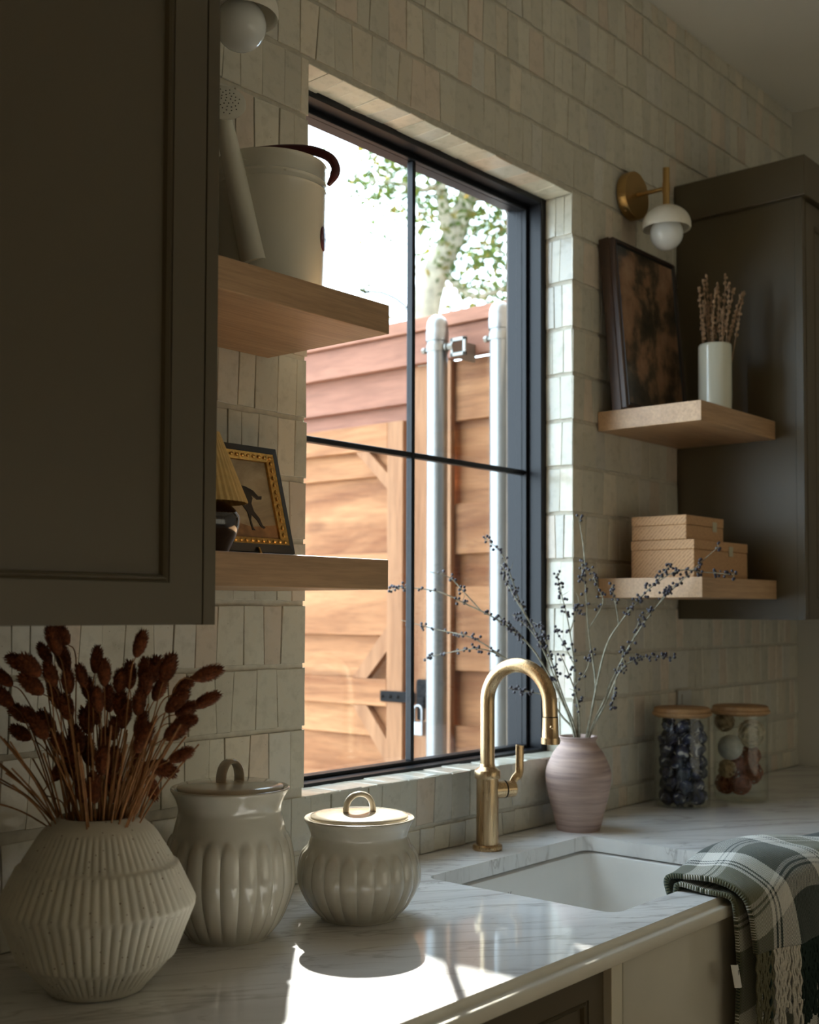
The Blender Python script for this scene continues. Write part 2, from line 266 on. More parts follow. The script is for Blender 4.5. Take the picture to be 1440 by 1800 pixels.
# ------------------------------------------------------------------ mesh helpers
class B:
    def __init__(s): s.v = []; s.f = []
    def add(s, vs, fs):
        k = len(s.v); s.v += [tuple(x) for x in vs]; s.f += [tuple(i+k for i in f) for f in fs]; return s
    def box(s, x0, x1, y0, y1, z0, z1):
        return s.add([(x0,y0,z0),(x1,y0,z0),(x1,y1,z0),(x0,y1,z0),(x0,y0,z1),(x1,y0,z1),(x1,y1,z1),(x0,y1,z1)],
                     [(3,2,1,0),(4,5,6,7),(0,1,5,4),(1,2,6,5),(2,3,7,6),(3,0,4,7)])
    def lathe(s, prof, seg=48, mod=None, c=(0,0,0), cap=True):
        vs = []; n = len(prof)
        for i, (r, z) in enumerate(prof):
            for j in range(seg):
                a = 2*pi*j/seg; rr = r if mod is None else mod(r, z, a, i)
                vs.append((c[0]+rr*cos(a), c[1]+rr*sin(a), c[2]+z))
        fs = [(i*seg+j, i*seg+(j+1) % seg, (i+1)*seg+(j+1) % seg, (i+1)*seg+j) for i in range(n-1) for j in range(seg)]
        if cap:
            if prof[0][0] > 1e-6: fs.append(tuple(range(seg))[::-1])
            if prof[-1][0] > 1e-6: fs.append(tuple((n-1)*seg+j for j in range(seg)))
        return s.add(vs, fs)
    def tube(s, pts, r, seg=8, cap=True, flat=None):
        pts = [Vector(p) for p in pts]; n = len(pts); rs = r if isinstance(r, (list, tuple)) else [r]*n
        t0 = (pts[1]-pts[0]).normalized(); up = Vector((0,0,1)) if abs(t0.z) < .9 else Vector((1,0,0))
        a = t0.cross(up).normalized(); vs = []
        for i in range(n):
            t = (pts[min(i+1, n-1)]-pts[max(i-1, 0)]).normalized(); a = (a - t*a.dot(t)).normalized(); b = t.cross(a)
            for j in range(seg):
                q = 2*pi*j/seg; fl = 1 if flat is None else flat
                vs.append(pts[i]+a*(rs[i]*cos(q))+b*(rs[i]*fl*sin(q)))
        fs = [(i*seg+j, i*seg+(j+1) % seg, (i+1)*seg+(j+1) % seg, (i+1)*seg+j) for i in range(n-1) for j in range(seg)]
        if cap: fs += [tuple(range(seg))[::-1], tuple((n-1)*seg+j for j in range(seg))]
        return s.add(vs, fs)
    def cyl(s, p0, p1, r, seg=24): return s.tube([p0, p1], r, seg)
    def sph(s, c, r, nu=16, nv=10, sc=(1,1,1)):
        vs = [(c[0], c[1], c[2]-r*sc[2])]
        for i in range(1, nv):
            t = -pi/2+pi*i/nv
            for j in range(nu):
                a = 2*pi*j/nu; vs.append((c[0]+r*sc[0]*cos(t)*cos(a), c[1]+r*sc[1]*cos(t)*sin(a), c[2]+r*sc[2]*sin(t)))
        vs.append((c[0], c[1], c[2]+r*sc[2])); e = len(vs)-1
        fs = [(0, 1+(j+1) % nu, 1+j) for j in range(nu)]
        fs += [(1+i*nu+j, 1+i*nu+(j+1) % nu, 1+(i+1)*nu+(j+1) % nu, 1+(i+1)*nu+j) for i in range(nv-2) for j in range(nu)]
        fs += [(e, 1+(nv-2)*nu+j, 1+(nv-2)*nu+(j+1) % nu) for j in range(nu)]
        return s.add(vs, fs)
    def grid(s, fn, nu, nv):
        vs = [fn(i/(nu-1), j/(nv-1)) for j in range(nv) for i in range(nu)]
        return s.add(vs, [(j*nu+i, j*nu+i+1, (j+1)*nu+i+1, (j+1)*nu+i) for j in range(nv-1) for i in range(nu-1)])
    def prism(s, poly, y0, y1):            # polygon in x,z pushed along y
        n = len(poly); vs = [(x, y0, z) for x, z in poly]+[(x, y1, z) for x, z in poly]
        return s.add(vs, [tuple(range(n)), tuple(range(n, 2*n))[::-1]]+[(i, i+n, (i+1) % n+n, (i+1) % n) for i in range(n)])
    def xform(s, mt): s.v = [tuple(mt @ Vector(p)) for p in s.v]; return s

def part(name, b, mat, parent=None, smooth=None, bevel=0, bseg=2, loc=None, kind=None, fix=True):
    me = bpy.data.meshes.new(name); me.from_pydata(b.v, [], b.f); me.update()
    if fix or bevel:
        bm = bmesh.new(); bm.from_mesh(me)
        if fix: bmesh.ops.recalc_face_normals(bm, faces=bm.faces)
        if bevel:
            ed = [e for e in bm.edges if len(e.link_faces) == 2 and e.calc_face_angle(0) > .6]
            bmesh.ops.bevel(bm, geom=ed, offset=bevel, segments=bseg, affect='EDGES', profile=.5)
        bm.to_mesh(me); bm.free()
    if smooth is not None:
        me.polygons.foreach_set('use_smooth', [True]*len(me.polygons)); me.set_sharp_from_angle(angle=radians(smooth))
    me.materials.append(M[mat] if isinstance(mat, str) else mat)
    o = bpy.data.objects.new(name, me); COL.objects.link(o)
    if parent: o.parent = parent
    if loc: o.location = loc
    if kind: o['kind'] = kind
    return o
def tag(o, label, cat, group=None):
    o['label'] = label; o['category'] = cat
    if group: o['group'] = group
    return o
def thing(name, loc, label, cat, group=None):
    o = bpy.data.objects.new(name, None); COL.objects.link(o); o.location = loc; o.empty_display_size = .05
    return tag(o, label, cat, group)
def struct(o): o['kind'] = 'structure'; return o
def bez(ps, n=14):                          # smooth curve through points
    ps = [Vector(p) for p in ps]; out = []
    for i in range(len(ps)-1):
        p0 = ps[max(i-1, 0)]; p1 = ps[i]; p2 = ps[i+1]; p3 = ps[min(i+2, len(ps)-1)]
        for k in range(n):
            t = k/n
            out.append(.5*((2*p1)+(p2-p0)*t+(2*p0-5*p1+4*p2-p3)*t*t+(3*p1-p0-3*p2+p3)*t**3))
    out.append(ps[-1]); return out

# ================================================================== THE ROOM
H = 3.093; XR, XL, YB = 3.84, -1.7, -4.2
WX0, WX1, WZ0, WZ1 = 1.567, 2.482, 1.073, 2.452       # tiled window opening
struct(part('floor', B().box(XL, XR, YB, .006, -.03, 0), 'floor'))
struct(part('ceiling', B().box(XL-.2, XR+.2, YB-.2, .2, H, H+.1), 'ceil'))
struct(part('wall_right', B().box(XR, XR+.15, YB, .2, -.1, H), 'white'))
struct(part('wall_left', B().box(XL-.15, XL, YB, .2, -.1, H), 'white'))
b = B(); b.box(XL, .9, YB-.15, YB, 0, H); b.box(3.7, XR, YB-.15, YB, 0, H); b.box(.9, 3.7, YB-.15, YB, 2.45, H); b.box(.9, 3.7, YB-.15, YB, 0, .25)
struct(part('wall_rear', b, 'white'))
# added, unseen window behind the viewer, made up to carry the fill light
w2 = bpy.data.objects.new('added_rear_window', None); COL.objects.link(w2); struct(w2); w2.location = (2.3, YB-.05, .25)
b = B()
for x in (-1.4, -.48, .44, 1.34): b.box(x, x+.06, -.03, .03, 0, 2.2)
b.box(-1.4, 1.4, -.03, .03, 0, .06); b.box(-1.4, 1.4, -.03, .03, 2.14, 2.2)
part('frame', b, 'black', w2); part('sky_block_panel', B().box(-1.4, 1.4, -.06, -.04, 0, 2.2), 'skyblock', w2)  # added panel closes the opening to the sky, leaving the fill light alone
G = .0035                                              # tile bed lies this far behind the tile face
wall = B()
wall.box(XL, WX0-G, G, .2, 0, H); wall.box(WX1+G, XR, G, .2, 0, H); wall.box(WX0-G, WX1+G, G, .2, 0, WZ0-G); wall.box(WX0-G, WX1+G, G, .2, WZ1+G, H)
wall = struct(part('wall_back', wall, 'grout'))

sd_ = B(); sd_.box(XL, WX0-.02, .2005, .216, -.19, 4.2); sd_.box(WX1+.02, XR+6, .2005, .216, -.19, 4.2); sd_.box(WX0-.02, WX1+.02, .2005, .216, -.19, WZ0-.02); sd_.box(WX0-.02, WX1+.02, .2005, .216, WZ1+.02, 4.2)
struct(part('wall_exterior', sd_, 'outer_skin'))  # unseen dark skin, added to keep sun bounce off the fence
# ---- handmade tiles, one by one
JZ0, PITCH = 1.085, .1148
def tint():
    k = R.random(); g = R.uniform(.90, 1.07)
    c = (.59, .562, .465) if k < .66 else (.63, .545, .44) if k < .80 else (.58, .56, .49) if k < .92 else (.645, .59, .475)
    return tuple(min(.8, x*g) for x in c)
tiles = []                                            # (origin, u axis, v axis, normal, four corners in u,v, tint)
def tile_run(o, U, V, n, length, height, wmin=.036, wmax=.060, slant=.0045):
    o, U, V, n = Vector(o), Vector(U), Vector(V), Vector(n); x = 0.0; lo = hi = 0.0
    while x < length-.004:
        wd = R.uniform(wmin, wmax)
        if length-x-wd < wmin*.6: wd = length-x
        nlo = min(length, x+wd+R.uniform(-slant, slant)); nhi = min(length, x+wd+R.uniform(-slant, slant))
        if x+wd >= length-1e-6: nlo = nhi = length
        g = R.uniform(.0001, .0004) if R.random() < .78 else R.uniform(.0008, .0014)
        j = lambda a=.0012: R.uniform(-a, a)
        q = [(lo+g, j()), (nlo-g, j()), (nhi-g, height+j()), (hi+g, height+j())]
        tiles.append((o, U, V, n, q, tint(), R.uniform(-.0008, .0012), R.uniform(-.0007, .0007), R.uniform(-.0008, .0008)))
        x += wd; lo, hi = nlo, nhi
rows = [(.9165, JZ0-PITCH-.004)]
z = JZ0-PITCH
while z < H-.02:
    rows.append((z+.0045, min(z+PITCH-.0045, H-.002))); z += PITCH
for z0, z1 in rows:
    zm = (z0+z1)/2; segs = []
    if z1 <= WZ0+.02 or z0 > WZ1-.02: segs = [(.3, XR)]
    else: segs = [(.3, WX0), (WX1, XR)]
    for a, e in segs:
        if zm > 1.40: a = max(a, 1.043)
        if 1.40 < zm < 2.60: e = min(e, 3.017) if e > 3 else e
        if 1.30 < zm < 1.40 and z1 > 1.397: pass
        zt = z1
        if abs(z1-1.081) < .01: zt = WZ0 if (a < 2) else z1
        if zt > WZ1 and z0 > WZ1-.03: z0 = max(z0, WZ1+.001)
        tile_run((a, 0, z0), (1, 0, 0), (0, 0, 1), (0, -1, 0), e-a, zt-z0)
RV = .079                                             # depth of the tiled reveal
tile_run((WX0, .001, WZ1), (1, 0, 0), (0, 1, 0), (0, 0, -1), WX1-WX0, RV, .042, .066, .006)
tile_run((WX0, -.004, WZ0), (1, 0, 0), (0, 1, 0), (0, 0, 1), WX1-WX0, RV+.004, .042, .066, .006)
for z0, z1 in rows:
    a, e = max(z0, WZ0+.002), min(z1, WZ1-.002)
    if e-a > .02:
        tile_run((WX1, .001, a), (0, 1, 0), (0, 0, 1), (-1, 0, 0), RV, e-a, .022, .040, .003)
        tile_run((WX0, .001, a), (0, 1, 0), (0, 0, 1), (1, 0, 0), RV, e-a, .022, .040, .003)
def tile_geo(t):
    o, U, V, n, q, c, dn, tu, tv = t
    cu_ = sum(p[0] for p in q)/4; cv_ = sum(p[1] for p in q)/4; cen = o+U*cu_+V*cv_; vs = []
    for lev, ins in ((-G+.0003, 0), (-.0010, 0), (0, .0010)):
        for k, (a, b_) in enumerate(q):
            su, sv = (1 if k in (1, 2) else -1), (1 if k > 1 else -1)
            h = lev if lev < -.002 else lev+dn+tu*su+tv*sv
            vs.append(U*(a-cu_-su*ins)+V*(b_-cv_-sv*ins)+n*h)
    fs = [(i+4*l, (i+1) % 4+4*l, (i+1) % 4+4*l+4, i+4*l+4) for l in (0, 1) for i in range(4)]+[(8, 9, 10, 11)]
    if U.cross(V).dot(n) < 0: fs = [f[::-1] for f in fs]
    return cen, vs, fs
def set_tint(me, cols):
    at = me.color_attributes.new('tint', 'FLOAT_COLOR', 'CORNER'); flat = []
    for p_, c in zip(me.polygons, cols):
        for _ in p_.loop_indices: flat += [c[0], c[1], c[2], 1]
    at.data.foreach_set('color', flat)
def tile_score(t):
    cen, vs, fs = tile_geo(t)
    if t[3].dot(CAM-cen) <= 0: return 0
    px = [proj(cen+v) for v in vs[8:]]
    mx = sum(p[0] for p in px)/4; my = sum(p[1] for p in px)/4
    if not (-10 < mx < 1450 and -10 < my < 1810) or (mx < 378 and my < 1100): return 0
    if mx < 330 and my > 1430 or 380 < mx < 500 and my > 1400 or (my > 1500): return 0
    return abs(sum(px[i][0]*px[(i+1) % 4][1]-px[(i+1) % 4][0]*px[i][1] for i in range(4)))/2
order = sorted(range(len(tiles)), key=lambda i: -tile_score(tiles[i]))
rest_v, rest_f, rest_c = [], [], []
for rank, i in enumerate(order):
    cen, vs, fs = tile_geo(tiles[i])
    if rank < 298:
        me = bpy.data.meshes.new('tile'); me.from_pydata([tuple(v) for v in vs], [], fs); me.update(); set_tint(me, [tiles[i][5]]*len(fs))
        me.materials.append(M['tile']); o = bpy.data.objects.new('tile', me); COL.objects.link(o); o.location = cen; o.parent = wall
    else:
        k = len(rest_v); rest_v += [tuple(cen+v) for v in vs]; rest_f += [tuple(x+k for x in f) for f in fs]; rest_c += [tiles[i][5]]*len(fs)
me = bpy.data.meshes.new('tile_field'); me.from_pydata(rest_v, [], rest_f); me.update(); set_tint(me, rest_c); me.materials.append(M['tile'])
o = bpy.data.objects.new('tile_field', me); COL.objects.link(o); o.parent = wall; o['kind'] = 'stuff'

# ---- black steel window
win = bpy.data.objects.new('window_1', None); COL.objects.link(win); struct(win); win.location = (2.025, .13, WZ0)
ox, oy, oz = win.location
def wbox(name, x0, x1, y0, y1, z0, z1, mat='black', parent=win, bevel=.0015):
    return part(name, B().box(x0-ox, x1-ox, y0-oy, y1-oy, z0-oz, z1-oz), mat, parent, bevel=bevel, bseg=1)
FT = .020
wbox('frame', WX0-.006, WX0+FT, .080, .185, WZ0-.004, WZ1+.004); wbox('frame', WX1-FT, WX1+.006, .080, .185, WZ0-.004, WZ1+.004)
wbox('frame', WX0+FT, WX1-FT, .080, .185, WZ1-.012, WZ1+.004); wbox('frame', WX0+FT, WX1-FT, .080, .185, WZ0-.004, WZ0+.006)
SX0, SX1, SZ0, SZ1 = WX0+FT, WX1-FT, WZ0+.006, WZ1-.012
wbox('sash', SX0, SX0+.010, .118, .150, SZ0, SZ1); wbox('sash', SX1-.010, SX1, .118, .150, SZ0, SZ1)
wbox('sash', SX0+.01, SX1-.01, .118, .150, SZ1-.012, SZ1); wbox('sash', SX0+.01, SX1-.01, .118, .150, SZ0, SZ0+.008)
MX, MZ = 2.022, 1.764
wbox('muntin', MX-.0055, MX+.0055, .123, .141, SZ0+.008, SZ1-.012); wbox('muntin', SX0+.01, MX-.0055, .123, .141, MZ-.006, MZ+.006); wbox('muntin', MX+.0055, SX1-.01, .123, .141, MZ-.006, MZ+.006)
for x0, x1 in ((SX0+.01, MX-.0055), (MX+.0055, SX1-.01)):
    for z0, z1 in ((SZ0+.008, MZ-.006), (MZ+.006, SZ1-.012)): wbox('pane', x0, x1, .1305, .1335, z0, z1, 'pane', win, 0)

# ================================================================== CABINETS AND SHELVES
def framed_door(parent, x0, x1, y0, y1, z0, z1, stile, org, name='door'):
    """front faces -y; frame with stepped bead and recessed panel"""
    X, Y, Z = org; d = B()
    d.box(x0-X, x0+stile-X, y0-Y, y1-Y, z0-Z, z1-Z); d.box(x1-stile-X, x1-X, y0-Y, y1-Y, z0-Z, z1-Z)
    d.box(x0+stile-X, x1-stile-X, y0-Y, y1-Y, z0-Z, z0+stile-Z); d.box(x0+stile-X, x1-stile-X, y0-Y, y1-Y, z1-stile-Z, z1-Z)
    dr = part(name, d, 'paint', parent)
    a0, a1, c0, c1 = x0+stile, x1-stile, z0+stile, z1-stile; bd = B(); w_ = .010
    rings = [(0, y0+.002), (.003, y0+.0035), (.006, y0-.0005), (.009, y0+.002), (.0115, y0+.009)]
    vs = []
    for i_, y in rings: vs += [(a0+i_-X, y-Y, c0+i_-Z), (a1-i_-X, y-Y, c0+i_-Z), (a1-i_-X, y-Y, c1-i_-Z), (a0+i_-X, y-Y, c1-i_-Z)]
    bd.add(vs, [(4*k+i, 4*k+(i+1) % 4, 4*k+4+(i+1) % 4, 4*k+4+i) for k in range(4) for i in range(4)])
    part('bead_moulding', bd, 'paint', dr)
    part('panel', B().box(a0+.0105-X, a1-.0105-X, y0+.008-Y, y1-Y, c0+.0105-Z, c1-.0105-Z), 'paint', dr)
    return dr
# upper cabinet nearest the viewer
t = thing('upper_cabinet', (.7, -.18, 1.397), 'large dark taupe wall cabinet above the ribbed vase of rust grasses', 'cabinet'); og = t.location
part('body', B().box(.25-.7, 1.020-.7, -.343+.18, -.002+.18, 0, 1.66), 'paint', t)
part('end_panel', B().box(1.0205-.7, 1.041-.7, -.364+.18, -.002+.18, 0, 1.66), 'paint', t, bevel=.0008)
framed_door(t, .40, 1.0175, -.3645, -.3435, 1.398, 3.04, .053, (.7, -.18, 1.397))
# upper cabinet on the far side
t = thing('upper_cabinet', (3.42, -.18, 1.397), 'taupe wall cabinet with flat crown beyond the brass sconce', 'cabinet'); og = (3.42, -.18, 1.397)
part('body', B().box(3.017-og[0], XR-.002-og[0], -.343-og[1], -.002-og[1], 0, 2.505-1.397), 'paint', t)
part('end_panel', B().box(3.017-og[0], 3.037-og[0], -.364-og[1], -.3435-og[1], 0, 2.505-1.397), 'paint', t)
part('crown', B().box(3.003-og[0], XR-.002-og[0], -.378-og[1], -.002-og[1], 2.506-1.397, 2.612-1.397), 'paint', t, bevel=.002)
framed_door(t, 3.040, 3.437, -.3645, -.3435, 1.398, 2.500, .053, og); framed_door(t, 3.440, 3.834, -.3645, -.3435, 1.398, 2.500, .053, og)
def shelf(x0, x1, z0, z1, y0, label):
    c = ((x0+x1)/2, y0/2, z0)
    return tag(part('floating_shelf', B().box(x0-c[0], x1-c[0], y0-c[1], -.002-c[1], 0, z1-z0), 'oak', bevel=.0012, loc=c), label, 'shelf', 'floating oak shelves')
shelf(1.0415, 1.466, 1.873, 1.921, -.295, 'thick oak shelf carrying the cream watering can')
shelf(1.0415, 1.466, 1.451, 1.500, -.295, 'thick oak shelf carrying the small lamp and horse picture')
shelf(2.594, 3.0165, 1.872, 1.921, -.287, 'thick oak shelf carrying the landscape painting and ivory vase')
shelf(2.594, 3.0165, 1.451, 1.500, -.287, 'thick oak shelf carrying the two woven boxes')

# ================================================================== COUNTER, SINK, BASE UNITS
CZ = .915
SK = (1.748, 2.310, -.552, -.140)                     # sink cut-out
def rrect(x0, x1, y0, y1, r, n=6):
    out = []
    for cx, cy_, a0 in ((x1-r, y1-r, 0), (x0+r, y1-r, 90), (x0+r, y0+r, 180), (x1-r, y0+r, 270)):
        for k in range(n+1):
            a = radians(a0+90*k/n); out.append((cx+r*cos(a), cy_+r*sin(a)))
    return out
t = thing('worktop', (1.6, -.31, .882), 'polished white marble worktop with brown veins and moulded front edge', 'worktop')
outer = [(0, -.628), (XR-.002, -.628), (XR-.002, -.0005), (0, -.0005)]; hole = rrect(*SK, .028)
pts = outer+hole; tri = tessellate_polygon([[Vector((x, y, 0)) for x, y in outer], [Vector((x, y, 0)) for x, y in hole]])
n = len(pts); b = B()
vs = [(x-1.6, y+.31, CZ-.882) for x, y in pts]+[(x-1.6, y+.31, .002) for x, y in pts]; fs = [tuple(f) for f in tri]+[tuple(i+n for i in f)[::-1] for f in tri]
nh = len(hole)
fs += [(4+i, 4+(i+1) % nh, n+4+(i+1) % nh, n+4+i) for i in range(nh)]+[(i, (i+1) % 4, n+(i+1) % 4, n+i) for i in range(4)]
b.add(vs, fs); part('slab', b, 'marble', t)
prof = [(-.6275, .033), (-.6287, .0318), (-.6292, .0285), (-.6305, .0250), (-.6340, .0222), (-.6395, .0205), (-.6435, .0198), (-.6455, .0178), (-.6462, .0150), (-.6462, .0015), (-.6450, 0), (-.6275, 0)]
b = B(); k = len(prof); vs = [(x-1.6, y+.31, z) for x in (0, XR-.002) for y, z in prof]
b.add(vs, [(i, (i+1) % k, k+(i+1) % k, k+i) for i in range(k)]+[tuple(range(k)), tuple(range(k, 2*k))[::-1]]); part('moulded_edge', b, 'counter_edge', t, smooth=50)

t = thing('sink', (2.03, -.345, .66), 'white fireclay sink set under the marble worktop', 'sink'); ox, oy, oz = t.location
def ring(rr, z): return [(x-ox, y-oy, z-oz) for x, y in rr]
lay = [(rrect(SK[0]-.03, SK[1]+.03, SK[2]-.03, SK[3]+.03, .03), .880), (rrect(SK[0]-.004, SK[1]+.004, SK[2]-.004, SK[3]+.004, .03), .880), (rrect(SK[0]+.002, SK[1]-.002, SK[2]+.002, SK[3]-.002, .03), .877),
       (rrect(SK[0]+.004, SK[1]-.004, SK[2]+.004, SK[3]-.004, .03), .865), (rrect(SK[0]+.006, SK[1]-.006, SK[2]+.006, SK[3]-.006, .032), .72), (rrect(SK[0]+.014, SK[1]-.014, SK[2]+.014, SK[3]-.014, .035), .695), (rrect(SK[0]+.04, SK[1]-.04, SK[2]+.04, SK[3]-.04, .04), .683)]
b = B(); vs = []; n = len(lay[0][0])
for rr, z in lay: vs += ring(rr, z)
b.add(vs, [(l*n+i, l*n+(i+1) % n, (l+1)*n+(i+1) % n, (l+1)*n+i) for l in range(len(lay)-1) for i in range(n)]+[tuple((len(lay)-1)*n+i for i in range(n))])
bo = part('basin', b, 'clay', t, smooth=40, fix=False)
for p_ in bo.data.polygons: p_.flip()
b = B().lathe([(.0, .686), (.042, .686), (.045, .684), (.045, .6835)], 32); b.v = [(x, y, z-oz) for x, y, z in b.v]; part('drain', b, 'chrome', t, smooth=40)
part('apron', B().box(1.636-ox, 2.34-ox, -.632-oy, -.600-oy, .40-oz, .8815-oz), 'apron', t, bevel=.003)
cu_t = bpy.data.curves.new('lettering', 'FONT'); cu_t.body = 'Rohl'; cu_t.size = .017; cu_t.extrude = .0002; cu_t.shear = .3; cu_t.materials.append(M['print'])
tmp = bpy.data.objects.new('tmp_text', cu_t); COL.objects.link(tmp); bpy.context.view_layer.update()
lme = bpy.data.meshes.new_from_object(tmp.evaluated_get(bpy.context.evaluated_depsgraph_get())); bpy.data.objects.remove(tmp)
lt = bpy.data.objects.new('lettering', lme); COL.objects.link(lt); lt.parent = t; lt.location = (1.985-ox, SK[3]-.0052-oy, .831-oz); lt.rotation_euler = (radians(90), 0, 0); lt['label'] = 'small dark maker mark'

t = thing('base_cabinet', (.8, -.31, 0), 'taupe base cabinet under the moulded marble edge', 'cabinet'); og = (.8, -.31, 0)
part('body', B().box(.02-.8, 1.590-.8, -.598+.31, -.01+.31, .10, .880), 'paint', t); part('toe_kick', B().box(.02-.8, 1.590-.8, -.55+.31, -.02+.31, 0, .0995), 'paint', t)
framed_door(t, .84, 1.594, -.622, -.599, .13, .878, .042, og); framed_door(t, .06, .834, -.622, -.599, .13, .878, .042, og)
t = thing('base_cabinet', (3.1, -.31, 0), 'cream trimmed base cabinet under the sink beside the hanging plaid blanket', 'cabinet'); og = (3.1, -.31, 0)
part('filler_stile', B().box(1.598-3.1, 1.630-3.1, -.634+.31, -.3+.31, 0, .8815), 'trim', t, bevel=.001)
part('body', B().box(1.64-3.1, 3.83-3.1, -.590+.31, -.01+.31, .10, .655), 'paint', t); part('end_body', B().box(2.37-3.1, 3.83-3.1, -.598+.31, -.01+.31, .656, .880), 'paint', t)
part('toe_kick', B().box(1.64-3.1, 3.83-3.1, -.54+.31, -.02+.31, 0, .0995), 'paint', t)
framed_door(t, 2.375, 3.09, -.622, -.599, .13, .878, .042, og); framed_door(t, 3.10, 3.82, -.622, -.599, .13, .878, .042, og)

# brass pull-down tap
FX, FY = 2.04, -.069
t = thing('faucet', (FX, FY, CZ), 'brushed brass gooseneck tap with side lever behind the sink', 'faucet')
part('base_flange', B().lathe([(0, 0), (.0305, 0), (.0315, .002), (.0315, .008), (.030, .011), (.0245, .012), (0, .012)], 48), 'brass', t, smooth=40)
part('body', B().lathe([(.0235, .012), (.0235, .150)], 48), 'brass', t, smooth=40)
part('collar', B().lathe([(.0235, .149), (.0272, .1495), (.0277, .151), (.0277, .164), (.0268, .1665), (.0205, .1705), (.0165, .174), (.0155, .180)], 48), 'brass', t, smooth=28)
pth = [(0, 0, .17+.141*k/4) for k in range(5)]+[(0, -.079+.079*cos(a), .311+.079*sin(a)) for a in [pi*k/24 for k in range(1, 25)]]+[(0, -.1585, .300), (0, -.159, .288)]
nk = part('neck', B().tube(pth, .0152, 28), 'brass', t, smooth=50)
part('spray_head', B().lathe([(.0160, .2865), (.0163, .270), (.0172, .247), (.0176, .246), (.0190, .2455), (.0190, .2335), (.0182, .2325), (.0, .2325)], 40, c=(0, -.159, 0)), 'brass', t, smooth=35)
part('joint_ring', B().lathe([(.0156, .2862), (.0156, .2882)], 40, c=(0, -.159, 0)), 'iron', t)
part('spray_button', B().sph((-.0125, -.1705, .268), .0040, 14, 10), 'brass', t, smooth=60)
part('valve_barrel', B().tube([(.0, 0, .124), (.036, -.016, .124)], .0185, 32), 'brass', t, smooth=40); part('valve_ring', B().tube([(.0355, -.0158, .124), (.0385, -.0171, .124)], .0187, 32), 'iron', t, smooth=40)
part('valve_cap', B().tube([(.038, -.017, .124), (.058, -.026, .124), (.061, -.0275, .124)], [.0178, .0178, .012], 32), 'brass', t, smooth=40)
lev = bez([(.050, -.022, .128), (.058, -.030, .146), (.069, -.032, .154), (.0735, -.031, .170), (.0770, -.029, .208), (.0775, -.029, .214)], 8)
part('lever', B().tube(lev, [.0028+.0012*min(1, i/12) for i in range(len(lev)-3)]+[.0038, .0032, .0018], 16, flat=2.35), 'brass', t, smooth=50)

# wall socket behind the jars
t = thing('wall_socket', (3.04, -.003, 1.172), 'white wall socket plate on the tiles behind the jar of dark stones', 'socket')
part('plate', B().box(-.038, .038, -.005, .0, -.057, .028), 'outlet', t, bevel=.001); part('cover', B().box(-.02, .02, -.0075, -.0052, -.045, .016), 'outlet', t, bevel=.001)

# ================================================================== ON THE COUNTER
# ---- ribbed stoneware vase with dried grasses
VX, VY = .951, -.237
t = thing('ribbed_vase', (VX, VY, CZ), 'speckled cream ribbed vase holding rust dried grasses', 'vase')
NR = 62
keys = [(.0, .0), (.058, .0), (.0625, .002), (.066, .007), (.095, .0405), (.0985, .0425), (.1015, .046), (.127, .1095), (.1285, .113), (.1275, .117), (.1045, .164), (.1015, .1665), (.0985, .1685), (.072, .2105), (.068, .214), (.061, .2205), (.054, .2265), (.0505, .2285), (.047, .2275), (.045, .222), (.050, .19)]
prof = []
for i in range(len(keys)-1):
    (r0, z0), (r1, z1) = keys[i], keys[i+1]; nn = max(1, int(sqrt((r1-r0)**2+(z1-z0)**2)/.004))
    prof += [(r0+(r1-r0)*k/nn, z0+(z1-z0)*k/nn) for k in range(nn)]
prof.append(keys[-1])
def ribs(r, z, a, i):
    if z < .008 or z > .2115 or r < .05: return r
    for e in (.0425, .113, .1665):
        if abs(z-e) < .0022: return r
    tier = sum(z > e for e in (.0425, .113, .1665)); ph = tier*.5
    s_ = abs(sin((a*NR/2)+ph)); fade = min(1, (z-.008)/.01, (.2115-z)/.006)
    return r+fade*(.0032*(s_**.7)-.0018)
part('body', B().lathe(prof, NR*7, ribs, cap=False), 'vase', t, smooth=70)
vd = depth((VX, VY, 1.15))
heads_px = [(15,400,-.9),(20,525,-.8),(390,120,-.5),(345,180,-.3),(280,240,-.5),(405,290,-.3),(125,310,-1.0),(195,330,-.8),(210,450,-.9),(320,380,-.3),(430,420,-.1),(350,520,-.3),(515,380,-.2),(610,290,.1),(660,370,0),(760,420,.15),(820,390,-.05),(885,190,.25),(910,360,.1),(970,360,.25),(1060,350,.35),(920,440,.1),(1160,455,.9),(1110,560,.8),(1180,600,1.1),(1300,380,1.25),(1295,550,1.1),(1180,675,1.3),(1110,740,.95),(130,630,-.9),(200,650,-.8),(300,680,-.6),(130,750,-1.1),(250,720,-.7),(420,590,-.2),(550,680,-.2),(620,540,-.1),(690,540,.0),(490,800,-.2),(560,880,-.1),(600,620,-.2),(720,720,.1),(790,640,.2),(890,700,.3),(880,560,.2),(900,800,.5),(385,830,-.5),(450,900,-.3),(380,985,.6),(480,990,-.2),(520,1110,-.1),(600,1110,0),(720,940,.1),(700,1000,.0),(730,1110,.1),(865,1040,.3),(850,1150,.2),(1020,970,1.9),(1150,890,1.1),(965,1100,2.9),(650,930,.0),(870,890,.35),(1010,470,.4),(560,470,-.2),(760,560,.1),(660,800,.05)]
